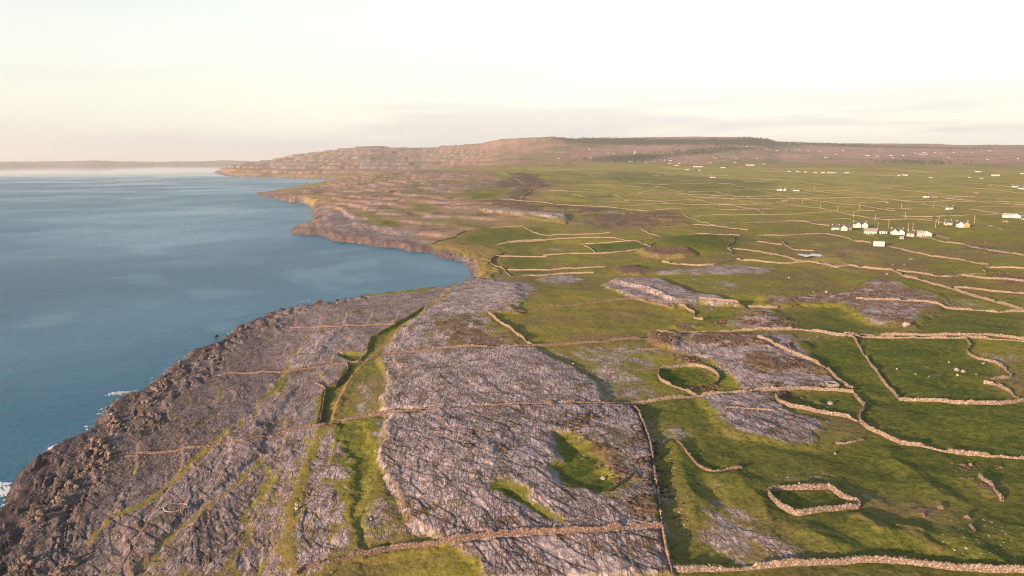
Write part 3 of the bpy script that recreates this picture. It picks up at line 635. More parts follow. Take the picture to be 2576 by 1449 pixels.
ROW = [ # sheet, cluster name, [(x, y, w)]
 ('D','houses along the far road on the right', [(305,422,40),(390,417,40),(465,422,40),(560,422,45),(635,427,50),(705,430,80),(755,430,30),(870,432,62)]),
 ('D','houses beyond the far road at right', [(1370,462,42),(1425,460,80),(1675,482,40),(2050,482,22),(2165,486,52),(2135,430,80),(2300,462,110),(2555,447,50)]),
 ('D','white houses below the far right skyline', [(100,217,20),(135,217,15),(205,217,45),(290,217,25),(375,214,15),(405,212,25),(490,220,20),(605,230,40),(770,220,12),(830,217,30),(1065,214,15),(1185,214,35),(2250,222,50),(2480,207,12)]),
 ('D','white houses scattered on the brown slope at far right', [(10,290,20),(40,290,20),(60,347,32),(660,287,42),(760,264,35),(1065,274,70),(1155,277,45),(1240,280,20),(1290,270,50),(1305,287,25),(1410,267,30)]),
 ('D','white buildings round the long far farm', [(1520,247,25),(1590,260,150),(1610,237,40),(1715,234,30),(1780,244,30),(1845,290,30),(1900,237,35),(1980,245,20),(2030,245,12),(2080,240,25),(2225,297,35),(2520,294,30)]),
 ('C','white houses of the far hamlet', [(1435,264,12),(1530,264,25),(1585,267,30),(1575,287,30),(1640,310,70),(1670,287,30),(1725,270,12),(1745,352,50),(1850,327,130),(1865,357,30),(1345,284,25)]),
 ('C','white houses on the slope right of the far hamlet', [(1965,287,40),(2000,234,25),(2025,245,20),(2090,335,62),(2175,242,15),(2195,212,15),(2205,285,40),(2215,237,35),(2350,317,110),(2420,240,25),(2465,240,20),(2480,300,32)]),
 ('C','white house specks under the dark forest hill', [(1015,140,12),(1630,140,15),(1755,120,15),(1770,150,12),(1955,117,10),(2040,177,15),(2045,134,10),(2220,142,25),(2230,130,15),(2320,132,20),(2335,167,12)]),
 ('C','white houses left of the round tower', [(320,302,12),(505,245,25),(470,247,12),(670,230,12),(815,242,35),(965,217,15),(980,180,15),(1040,192,20),(800,160,30),(845,160,15),(1130,220,80),(1200,275,60)]),
 ('C','white house specks under the brown hill', [(45,137,10),(135,127,10),(170,132,8),(235,137,12)]),
 ('B','white house specks high on the far headland', [(2085,240,12),(2200,230,12),(2235,232,12),(2320,107,10),(2380,97,12),(2410,102,10),(2460,107,10),(2530,232,10)]),
]
for i, hh in enumerate(HOUSES): pt(('house', i), hh[0], [(hh[1] - hh[3] / 2, hh[2]), (hh[1] + hh[3] / 2, hh[2])])
for i, (s, nm, hs) in enumerate(ROW):
    for j, (x, y, w) in enumerate(hs): pt(('row', i, j), s, [(x - w / 2, y), (x + w / 2, y)])
POLES = [('D',x,y) for x, y in [(435,735),(610,780),(775,815),(930,860),(1138,900),(1268,965),(1162,990),(1455,990),(1500,992),(1428,865),(1390,778),(985,790),(1703,770),(1750,930),(1720,970),(2095,915),(553,590),(858,565),(1085,560),(1300,550),(1348,485),(1322,515),(2208,490),(2250,580),(1182,458),(1302,462),(1070,450)]] + [('C',2022,305),('C',2438,335)]
for i, (s, x, y) in enumerate(POLES): pt(('pole', i), s, [(x, y)])
pt('tower', 'C', [(1240, 207)])
BOULD = [('L',1805,575,2.6,'tall rounded boulder, left of the pair in the right green field'),('L',1868,590,2.2,'rounded boulder, right of the pair in the right green field'),
 ('E',1440,920,4.5,'very large grey boulder at the foot of the brown scrub hump'),('E',1310,300,2.6,'brown boulder, left of two on the green slope below the sheds'),('E',1425,300,2.8,'brown boulder, right of two on the green slope below the sheds'),
 ('E',1253,382,2.0,'pale boulder just below the wall fork'),('E',665,580,2.2,'pale boulder on the upper edge of the brown scrub'),('E',543,556,1.6,'small pale boulder left on the upper edge of the brown scrub'),('E',306,425,2.0,'pale boulder at the start of a stone line on the grassy hill'),
 ('M',600,757,1.7,'white boulder alone on the olive grass beside the pavement'),('J',1428,240,1.3,'white stone beside the long wall, in its shadow'),('K',703,332,1.2,'white stone alone on the dark green slope'),
 ('K',1655,865,2.2,'broad red brown boulder on the lower right slope'),('K',1895,940,1.8,'ochre boulder on the lower right slope'),('K',1500,940,1.6,'dull red boulder on the lower right slope, left of the broad one'),
 ('K',1932,420,1.4,'white pointed stone near the winding wall at far right'),('L',830,975,1.6,'white boulder at the end of the ring field wall'),('L',660,870,2.4,'pale split boulder inside the green ring field'),
 ('L',1815,618,1.3,'flat pale boulder below the boulder pair'),('L',1985,622,1.7,'flat brownish boulder right of the boulder pair'),('L',1435,612,1.1,'small flat boulder in the left half of the boulder field'),('L',1558,628,1.0,'small boulder in the middle of the boulder field'),
 ('L',1735,490,1.2,'low pale stone above the boulder pair'),('L',1265,570,1.2,'low stone beside the shadow of the slanting wall'),('L',2050,520,1.5,'pale stone near the zigzag wall'),('C',2140,1168,1.5,'dark boulder at the end of the S-shaped wall'),
 ('I',1068,972,1.0,'small white stone on the lower grey slope'),('I',712,1418,.9,'small white stone below the foreground wall'),('J',875,582,1.6,'flat pale rock in the green pit'),('G',1020,1372,2.0,'pale rounded boulder on the shore ledge'),
 ('G',968,1285,2.0,'ochre rounded boulder near the cliff edge')]
for i, b in enumerate(BOULD): pt(('boulder', i), b[0], [(b[1], b[2])])
pt('cairn', 'I', [(397, 868)])
pt('ring', 'H', [(1480,850),(1495,875),(1560,885),(1640,870),(1690,845),(1700,820),(1670,805),(1590,802),(1520,820)])
pt('pool', 'E', [(370,230),(420,228),(500,235),(520,222),(600,228),(628,235),(610,252),(520,248),(470,258),(440,252)])
pt('pool2', 'E', [(1452,232),(1480,228),(1522,232),(1480,238)])
pt('frame', 'L', [(675, 715)])
pt('gate', 'E', [(845,1000),(885,1005)])
SHB = []   # shore boulder heaps: sheet, x, y, spread, count
SHB = [('G',1430,1100,110,34),('G',1360,1230,75,26),('G',1640,930,90,16),('G',1900,800,120,12),('G',1480,1060,90,16),('G',2260,560,120,10),
 ('H',1060,90,100,30),('H',950,340,120,44),('H',880,250,80,18),('H',860,480,110,26),('H',640,640,90,24),('H',560,800,80,22),('H',330,960,120,10),('H',230,1350,110,22),('H',680,1320,90,5),('H',1350,60,160,14),('H',500,1390,90,6)]
SHX = []; SHW = []
HEAP = ['widest heap below the cliff pillars', 'heap just above the brown ledge', 'scatter beside the ochre cliff columns', 'scatter behind the square cliff block', 'upper fringe of the widest heap', 'far end of the storm beach', 'heap under the brown ledge corner', 'largest pale heap in the middle', 'seaward side of the largest heap', 'heap with two big ochre blocks', 'heap split by a gap, upper half', 'heap split by a gap, lower half', 'scatter at the cut left ledge', 'pale heap at the bottom edge', 'loose scatter near the bottom', 'loose scatter inland of the heaps', 'low scatter at the lower edge']
for hi_, (s, x, y, sp, n) in enumerate(SHB):
    for k in range(int(n * .85)):
        SHW.append(hi_)
        a = rng.normal(0, .5, 2)
        SHX.append((s, x + a[0] * sp, y + a[1] * sp * .55))
pt('shore', 'H', [(0, 0)])
PT['shore'].uv = np.array([disp(s, [(x, y)])[0] for s, x, y in SHX])
RK = [(a, b, c * .7) for a, b, c in [(575,222,5),(605,205,6),(690,212,6),(760,190,4),(800,200,5),(835,185,5),(880,195,3),(960,185,4),(985,172,5),(1085,150,3),(1100,168,4),(1150,165,4),(1210,155,4),(1280,140,4),(1330,140,3),(1380,138,3),(1460,130,3),(1500,128,3)]]
pt('rocks', 'N', [(x, y) for x, y, z in RK])
pt('stack', 'G', [(1960,632),(2050,640),(1770,755),(1840,745),(1870,720)])
LANDSTONES = [('E', [(1700,40),(2576,60),(2576,300),(1700,260)], 420), ('E', [(0,380),(600,380),(500,500),(0,560)], 60), ('F', [(1600,380),(2500,370),(2450,500),(1800,500)], 150), ('L', [(1350,430),(2250,480),(2200,640),(1300,640)], 70),
 ('K', [(1800,900),(2415,1000),(2415,1300),(1500,1280)], 110), ('J', [(1450,300),(1600,330),(1700,1200),(1500,1000)], 90), ('K', [(150,500),(800,520),(700,650),(200,640)], 60), ('C', [(1400,900),(1850,920),(1800,960),(1400,970)], 60),
 ('E', [(1800,640),(2050,600),(2450,740),(1850,700)], 160), ('E', [(250,60),(900,60),(900,140),(300,160)], 70), ('L', [(2250,420),(2415,420),(2415,850),(2200,720)], 60)]
for i, (s, poly, n) in enumerate(LANDSTONES):
    p = np.array(poly, float); a = rng.random((n, 2))
    q = (p[0] * (1 - a[:, :1]) + p[1] * a[:, :1]) * (1 - a[:, 1:]) + (p[3] * (1 - a[:, :1]) + p[2] * a[:, :1]) * a[:, 1:]
    pt(('ls', i), s, q)
BUSH = [('M',[(1300,500),(1560,500),(1540,640),(1330,590)],60),('M',[(1680,500),(2300,490),(2400,620),(1780,640)],160),('M',[(1560,680),(1780,770),(1890,880),(1560,720)],50),('M',[(1640,960),(2060,960),(2060,1010),(1740,1020)],60),('M',[(1800,400),(2400,280),(2400,460),(2000,400)],160),
 ('L',[(0,500),(500,510),(600,600),(0,580)],110),('L',[(0,700),(380,720),(380,780),(0,800)],50),('L',[(190,800),(240,790),(300,890),(230,890)],20),('L',[(0,160),(260,100),(420,210),(0,215)],80),('E',[(100,590),(900,550),(1000,640),(100,700)],120),('E',[(900,480),(1700,560),(1750,700),(900,640)],220),('E',[(900,680),(1700,690),(1480,900),(1200,880)],180),
 ('J',[(1190,20),(1250,40),(1370,700),(1300,700)],50),('J',[(1220,800),(1360,800),(1370,920),(1240,930)],22),('J',[(740,230),(1160,560),(1050,600),(700,300)],30),('J',[(500,40),(800,0),(800,160),(600,140)],36),('C',[(450,700),(1300,750),(1700,860),(900,820)],260),('C',[(0,400),(400,450),(300,540),(0,600)],120),
 ('C',[(1480,1150),(1760,1150),(1800,1190),(1500,1200)],60),('D',[(1750,770),(2040,770),(2040,790),(1780,790)],40),('D',[(1480,465),(2040,482),(2040,500),(1500,470)],60),('K',[(2010,430),(1960,460),(2050,620),(2180,700)],14),('I',[(1900,130),(2350,200),(2300,350),(1900,330)],40),('E',[(2200,360),(2550,400),(2550,490),(2250,450)],70),('D',[(900,440),(1350,445),(1350,452),(900,450)],40)]
for i, (s, poly, n) in enumerate(BUSH):
    p = np.array(poly, float); a = rng.random((n, 2))
    q = (p[0] * (1 - a[:, :1]) + p[1] * a[:, :1]) * (1 - a[:, 1:]) + (p[3] * (1 - a[:, :1]) + p[2] * a[:, :1]) * a[:, 1:]
    pt(('bush', i), s, q)
FOREST = [('C',[(780,100),(1500,70),(2576,55),(2576,120),(1800,130),(900,110)],1500),('C',[(1600,182),(2250,145),(2260,155),(1640,200)],320),('C',[(860,270),(1420,205),(1420,225),(1200,262)],360),('D',[(0,120),(1000,165),(1000,185),(0,160)],500),('D',[(1380,315),(1620,320),(1650,355),(1400,340)],90),('C',[(450,55),(1400,60),(1400,80),(700,100)],500),
 ('D',[(800,180),(2200,195),(2200,205),(1000,185)],160)]
for i, (s, poly, n) in enumerate(FOREST):
    p = np.array(poly, float); a = rng.random((n, 2))
    q = (p[0] * (1 - a[:, :1]) + p[1] * a[:, :1]) * (1 - a[:, 1:]) + (p[3] * (1 - a[:, :1]) + p[2] * a[:, :1]) * a[:, 1:]
    pt(('forest', i), s, q)
FOAM = [('H',[(-60,600),(90,600),(90,720),(-60,740)],220,1.2),('G',[(940,1170),(1000,1140),(1260,1115),(1200,1160)],160,.9),('N',[(400,200),(520,180),(520,195),(430,200)],30,.9),('B',[(930,757),(1080,803),(1060,815),(930,772)],60,1.6),('B',[(600,330),(760,337),(900,352),(700,350)],60,4)]
for i, (s, poly, n, z) in enumerate(FOAM):
    p = np.array(poly, float); a = rng.random((n, 2))
    q = (p[0] * (1 - a[:, :1]) + p[1] * a[:, :1]) * (1 - a[:, 1:]) + (p[3] * (1 - a[:, :1]) + p[2] * a[:, :1]) * a[:, 1:]
    PT[('foam', i)] = o = Line(); o.xy = at_z(disp(s, q), 0)
resolve()

# ------------------------------------------------------------------ ground mesh: rings round the drone's foot point, denser nearby
AZ = np.concatenate([np.linspace(-75, -41, 60), np.linspace(-40.5, 40.5, 1150), np.linspace(41, 75, 60)])
_t = np.linspace(128.0 ** -0.5, 14500.0 ** -0.5, 860)
RG = np.concatenate([np.linspace(10, 125, 40), _t ** -2.0, [16000, 20000, 26000]])
NA, NR = len(AZ), len(RG)
gaz, grg = np.meshgrid(np.radians(AZ), RG)
GX = (np.sin(gaz) * grg).ravel(); GY = (np.cos(gaz) * grg).ravel(); GR = grg.ravel()
dc = np.full(GX.shape, 0.0)
# coast distance: exact near the shore, chunked
dc = coast_d(GX, GY)
wob = np.clip(GR * .006, 1.0, 12)
dcn = dc + 1.5 + .004 * GR + wob * bands(GX, GY, GR, .006 * 3.2, 3.2, 40, 3, 40) * 1.3
Z = H0(GX, GY, dcn)
land = dcn > 0
LI = np.nonzero(dcn > -3)[0]
x = GX[LI]; y = GY[LI]; r = GR[LI]; d = dcn[LI]; z = Z[LI]
W = np.zeros((6, len(LI)), np.float32); W[2] = .12
# far moor
m = ss(4300, 5600, r + 900 * fbm(x / 900, y / 900, 3, 50)) ; W[5] += m; W[2] *= 1 - m
W[1] += .15 * m
raise_ = np.zeros(len(LI))
far = np.clip(r * .0045, .5, 25)
wx = far * 3.0 * bands(x, y, r, .036, 4, 200, 3, 61); wy = far * 3.0 * bands(x, y, r, .036, 4, 200, 3, 66)
wx2 = 2.8 * fbm(x / 5, y / 5, 4, 64, .65); wy2 = 2.8 * fbm(x / 5 + 9, y / 5, 4, 65, .65)
for kind, rise, soft, ln, warp in PATCH:
    p = ln.xy
    lo = p.min(0) - 60; hi = p.max(0) + 60
    I = np.nonzero((x > lo[0]) & (x < hi[0]) & (y > lo[1]) & (y < hi[1]))[0]
    if not len(I): continue
    px = x[I] + (wx[I] + wx2[I]) * warp; py = y[I] + (wy[I] + wy2[I]) * warp
    dd = seg_dist(px, py, p, True); dd = np.where(inside(px, py, p), dd, -dd)
    w = ss(-soft, soft, dd).astype(np.float32)
    s2 = soft * (1.6 if kind in ('lush', 'field', 'olive') else 2.6) + 3.0 * warp + .004 * r[I]
    wc = ss(-s2, s2, dd).astype(np.float32)
    for c in range(6): W[c, I] += (KIND[kind][c] - W[c, I]) * wc
    raise_[I] += rise * w
for kind, width, rise, ln in STRIP:
    p = ln.xy; lo = p.min(0) - 20; hi = p.max(0) + 20
    I = np.nonzero((x > lo[0]) & (x < hi[0]) & (y > lo[1]) & (y < hi[1]))[0]
    dd = seg_dist(x[I] + .8 * wx2[I], y[I] + .8 * wy2[I], p)
    w = (1 - ss(width * .1, width * 2.0, dd + width * 1.6 * fbm(x[I] / 4, y[I] / 4, 4, 68, .6))).astype(np.float32) * .62
    for c in range(6): W[c, I] += (KIND[kind][c] - W[c, I]) * w
    raise_[I] += rise * w
# bare dark rock along the tide line
sh = (1 - ss(6, 26 + .006 * r, d + 10 * fbm(x / 25, y / 25, 3, 70))) 
och = np.minimum(W[3], 1) 
W[4] = np.maximum(W[4], sh * (1 - .95 * och)); W[0] = np.maximum(W[0], sh * .9 * (1 - och)); W[2] *= 1 - sh; W[1] *= 1 - .6 * sh

# --- relief
n_big = fbm(x / 85, y / 85, 3, 80); n_mid = fbm(x / 22, y / 22, 3, 84)
grassy = np.clip(1 - W[0] - .5 * W[1], 0, 1)
inl = ss(10, 90, d)
relief = 1.9 * n_big * inl + .65 * n_mid * inl * (.4 + 1.3 * grassy)
relief += 9 * fbm(x / 420, y / 420, 4, 88) * ss(1500, 3500, r) * ss(60, 400, d) + 26 * fbm(x / 1500, y / 1500, 4, 92) * ss(4200, 7000, r) * ss(200, 900, d) * (1 - ss(6200, 7600, r)) + 5 * fbm(x / 160, y / 160, 3, 96) * ss(600, 1500, r) * ss(30, 200, d)
# joints in the limestone run a little west of straight ahead
ja = R(-25.0)
s_ = x * math.sin(ja) + y * math.cos(ja); p_ = x * math.cos(ja) - y * math.sin(ja)
pw = p_ + 2.2 * pn(x / 40, y / 40, 100) + .5 * pn(x / 7, y / 7, 101)
sw = s_ + 1.5 * pn(x / 30, y / 30, 102) + .5 * pn(x / 6, y / 6, 103)
def lines(u, v, S, seed, seglen):
    k0 = np.floor(u / S); best = np.full(u.shape, 9.0, np.float32)
    for dk in (-1, 0, 1):
        k = k0 + dk
        pos = (k + .5 + .7 * (hash1(k, seed) - .5)) * S
        on = pn(v / seglen + hash1(k, seed + 5) * 90, k * 7.3, seed) + .25
        wid = .07 + .15 * hash1(k, seed + 2) + .08 * on
        q = np.abs(u - pos) / np.maximum(wid, .10)
        q = q + 9 * (on < 0)
        best = np.minimum(best, q)
    return np.exp(-best ** 2)
near_w = 1 - ss(210, 420, r)
g1 = lines(pw, sw, 1.7, 11, 9); g4 = lines(pw * .97 + .26 * sw, sw, 2.9, 71, 12)
g2 = lines(sw + 3 * hash1(np.floor(pw / 9.0), 4), pw, 4.6, 31, 6)
g3 = lines(pw * .93 + .4 * sw, sw, 6.5, 51, 22)
rockw = ss(.45, .8, W[0] + .35 * fbm(x / 9, y / 9, 3, 110)) 
big1 = fbm(pw / 4.0, sw / 26, 4, 120); big2 = fbm(pw / 11, sw / 70, 3, 124)
smooth_rock = ss(-.12, .2, fbm(x / 26, y / 26, 3, 112) + .12)
gap = np.maximum(np.maximum(.75 * g1 * (1 - .5 * smooth_rock), .7 * g2), np.maximum(g3, .6 * g4)) * near_w * rockw
gap = np.clip(gap, 0, 1)
relief -= .22 * gap
relief += rockw * (1 - ss(300, 600, r)) * (1.1 - smooth_rock) * (.15 * fbm(x / 1.5, y / 1.5, 3, 115) + .14 * np.abs(fbm(pw / 1.3, sw / 3.2, 2, 117)))
relief += rockw * (.15 * big1 * (1 - ss(900, 2500, r)) + .6 * big2 * ss(3, 12, d))
# bedding steps: each pavement breaks into shallow terraces
bt = fbm(pw / 16, sw / 45, 3, 130) * 3.0 + .02 * d
fr = bt - np.floor(bt)
relief += rockw * near_w * .35 * (np.floor(bt) - bt + ss(.35, .5, fr) + 0.0)
# old beach terraces: low steps that follow the coast, their risers facing the sea
dq = dc[LI]; q_ = dq / 17 + .9 * fbm(x / 130, y / 130, 3, 134); fq = q_ - np.floor(q_)
bz = ss(18, 30, d) * (1 - ss(110, 170, d)) * (r < 800) * np.clip(W[0], 0, 1)
relief += bz * .75 * (np.floor(q_) - q_ + ss(.40, .50, fq))
bn = ss(-.15, .2, fbm(x / 14, y / 14, 3, 136)); W[3] = np.maximum(W[3], bn * bz * .45 * ss(.30, .42, fq) * (1 - ss(.48, .58, fq))); W[0] *= 1 - .38 * bn * bz * ss(.30, .42, fq) * (1 - ss(.48, .58, fq))
# rubble and scrub lumps
rub = W[4] * (1 - ss(60, 90, d)) * (r < 900)
relief += rub * (.35 * np.abs(fbm(x / 1.6, y / 1.6, 3, 140)) + .35 * fbm(x / 4, y / 4, 2, 143))
scr = ss(.45, .75, W[1] + .3 * fbm(x / 8, y / 8, 3, 150))
relief += scr * (1 - ss(1500, 3000, r)) * (.55 * np.abs(fbm(x / 2.6, y / 2.6, 3, 152)) + .6 * np.abs(fbm(x / 9, y / 9, 2, 155)))
relief += (1 - rockw) * (.10 * fbm(x / 1.1, y / 1.1, 2, 158) * near_w + .16 * fbm(x / 4.5, y / 4.5, 3, 159) * (1 - ss(700, 1500, r)))
# shore ledges, stepped and notched along the joints
led = ss(2, 8, d) * (1 - ss(20, 45, d)) * (r < 900)
relief += led * 1.6 * fbm(pw / 5.0, sw / 14, 3, 160)
z = z + raise_ + relief * ss(-2, 8, d)
z1 = z + .5 * fbm(pw / 4, sw / 9, 3, 172)
def terr0(zz, S, k):
    q = zz / S; f = q - np.floor(q)
    return (np.floor(q) + ss(.5 - k, .5 + k, f)) * S
ldg = ss(0, 4, d) * (1 - ss(30, 60, d)) * (r < 1100) * W[4]
z = z + ldg * .8 * (terr0(z1, 1.5, .14) - z1)
# terraces on the rocky coast hills
te = np.clip(W[0] * 1.6, 0, 1) * ss(700, 1000, r) * ss(15, 60, d) * (1 - ss(3600, 4600, r))
def terr(zz, S, k):
    q = zz / S; f = q - np.floor(q)
    return (np.floor(q) + ss(.5 - k, .5 + k, f)) * S
zt = z + 3.0 * fbm(x / 200, y / 200, 3, 170)
z = z + te * .95 * (terr(zt, 5.0, .12) - zt)
fr_ = zt / 5.0 - np.floor(zt / 5.0); ris = te * (1 - ss(.05, .16, np.abs(fr_ - .5))) * ss(-.25, .1, fbm(x / 60, y / 60, 3, 171))
W[0] = np.maximum(W[0], ris); W[1] *= 1 - ris
tf = ss(4300, 5200, r) * (1 - ss(-6, 2, np.degrees(np.arctan2(x, y)))) * ss(30, 150, d)
zt = z + 12 * fbm(x / 700, y / 700, 3, 175)
z = z + tf * .9 * (terr(zt, 24.0, .10) - zt)
fr_ = zt / 24.0 - np.floor(zt / 24.0); ris = tf * (1 - ss(.10, .22, np.abs(fr_ - .5))) * ss(-.2, .15, fbm(x / 250, y / 250, 3, 176))
W[0] = np.maximum(W[0], ris * .9); W[1] *= 1 - ris
Z[LI] = z
ZG = Z.reshape(NR, NA)

# --- weights to sharper cover, stored per vertex
relief2 = 0
nz = bands(x, y, r, .02, 1.5, 90, 4, 180, .6); nz2 = bands(pw * 1.3, sw * .35, r, .02, 1.5, 90, 4, 184, .6); nz3 = bands(x, y, r, .05, 3.5, 220, 4, 188)
rock = ss(.42, .62, W[0] + .42 * nz2 * (W[0] < .97) + .22 * nz * (W[0] > .02) * (W[0] < .97) - .35 * np.clip(W[1], 0, 1) * (nz > .02) * 1.0)
rock *= ((W[0] > .03) | (nz > .5))
scrub = ss(.45, .68, W[1] + .45 * nz + .2 * nz3 * (W[1] > .05)) * (1 - .75 * rock * (W[1] < .9))
gap = np.clip(gap * 1.1 + .25 * rock * ss(.05, .3, -nz2) * (r < 1500), 0, 1)
def attr(me, name, idx, cols):
    a = me.color_attributes.new(name, 'FLOAT_COLOR', 'POINT')
    buf = np.zeros((len(GX), 4), np.float32)
    for i, c in enumerate(cols): buf[idx, i] = c
    a.data.foreach_set('color', buf.ravel())
ii, jj = np.meshgrid(np.arange(NR - 1), np.arange(NA - 1), indexing='ij')
a0 = (ii * NA + jj).ravel(); quads = np.stack([a0, a0 + 1, a0 + NA + 1, a0 + NA], 1)
keep = (dcn[quads] > -4).any(1)
quads = quads[keep]
used = np.zeros(len(GX), bool); used[quads.ravel()] = True
new = np.cumsum(used) - 1
me = mesh_np('ground', np.stack([GX, GY, Z], 1)[used], new[quads])
ca = me.color_attributes.new('cover', 'FLOAT_COLOR', 'POINT'); cb = me.color_attributes.new('soil', 'FLOAT_COLOR', 'POINT')
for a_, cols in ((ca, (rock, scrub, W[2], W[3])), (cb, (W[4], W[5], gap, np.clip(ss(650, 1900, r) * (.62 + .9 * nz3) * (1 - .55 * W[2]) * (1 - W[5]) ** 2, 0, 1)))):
    buf = np.zeros((len(GX), 4), np.float32)
    for i, c in enumerate(cols): buf[LI, i] = c
    a_.data.foreach_set('color', buf[used].ravel())
me.polygons.foreach_set('use_smooth', np.ones(len(me.polygons), bool))
print('ground quads', len(quads))

def gz(px, py):
    px = np.asarray(px, float); py = np.asarray(py, float)
    a = np.degrees(np.arctan2(px, py)); rr = np.hypot(px, py)
    fa = np.interp(a, AZ, np.arange(NA)); fr = np.interp(rr, RG, np.arange(NR))
    i = np.clip(fr.astype(int), 0, NR - 2); j = np.clip(fa.astype(int), 0, NA - 2); u = fr - i; v = fa - j
    return (ZG[i, j] * (1 - u) * (1 - v) + ZG[i + 1, j] * u * (1 - v) + ZG[i, j + 1] * (1 - u) * v + ZG[i + 1, j + 1] * u * v)

# ------------------------------------------------------------------ materials
class MT:
    def __init__(s, name, rough=.9, spec=.2):
        s.m = bpy.data.materials.new(name); s.m.use_nodes = True; s.nt = s.m.node_tree
        s.b = s.nt.nodes['Principled BSDF']; s.b.inputs['Roughness'].default_value = rough; s.b.inputs['Specular IOR Level'].default_value = spec
        s.tc = None
    def N(s, t, **k):
        n = s.nt.nodes.new(t)
        for a, v in k.items(): setattr(n, a, v)
        return n
    def L(s, a, b): s.nt.links.new(a, b)
    def pos(s):
        if not s.tc: s.tc = s.N('ShaderNodeNewGeometry')
        return s.tc.outputs['Position']
    def noise(s, scale, detail=4, rough=.55, mapping=None):
        n = s.N('ShaderNodeTexNoise'); n.inputs['Scale'].default_value = scale; n.inputs['Detail'].default_value = detail; n.inputs['Roughness'].default_value = rough
        if mapping:
            m = s.N('ShaderNodeMapping'); m.inputs['Rotation'].default_value = (0, 0, mapping[0]); m.inputs['Scale'].default_value = mapping[1]
            s.L(s.pos(), m.inputs[0]); s.L(m.outputs[0], n.inputs['Vector'])
        else: s.L(s.pos(), n.inputs['Vector'])
        return n.outputs['Fac']
    def mix(s, f, a, b, blend='MIX'):
        n = s.N('ShaderNodeMix', data_type='RGBA', blend_type=blend)
        for k, v in (('Factor', f), ('A', a), ('B', b)):
            if isinstance(v, tuple): n.inputs[k].default_value = v + (1,)
            elif isinstance(v, (int, float)): n.inputs[k].default_value = v
            else: s.L(v, n.inputs[k])
        return n.outputs['Result']
    def rng(s, v, a, b, c=0., d=1., smooth=True):
        n = s.N('ShaderNodeMapRange'); n.interpolation_type = 'SMOOTHSTEP' if smooth else 'LINEAR'
        for k, q in (('From Min', a), ('From Max', b), ('To Min', c), ('To Max', d)): n.inputs[k].default_value = q
        s.L(v, n.inputs['Value']); return n.outputs[0]
    def math(s, op, a, b):
        n = s.N('ShaderNodeMath', operation=op)
        for i, v in enumerate((a, b)):
            if isinstance(v, (int, float)): n.inputs[i].default_value = v
            else: s.L(v, n.inputs[i])
        return n.outputs[0]
    def color(s, c):
        if isinstance(c, tuple): s.b.inputs['Base Color'].default_value = c + (1,)
        else: s.L(c, s.b.inputs['Base Color'])
    def bump(s, h, dist, strength=1.0):
        n = s.N('ShaderNodeBump'); n.inputs['Strength'].default_value = strength; n.inputs['Distance'].default_value = dist
        s.L(h, n.inputs['Height'])
        if s.b.inputs['Normal'].is_linked: s.L(s.b.inputs['Normal'].links[0].from_socket, n.inputs['Normal'])
        s.L(n.outputs[0], s.b.inputs['Normal'])

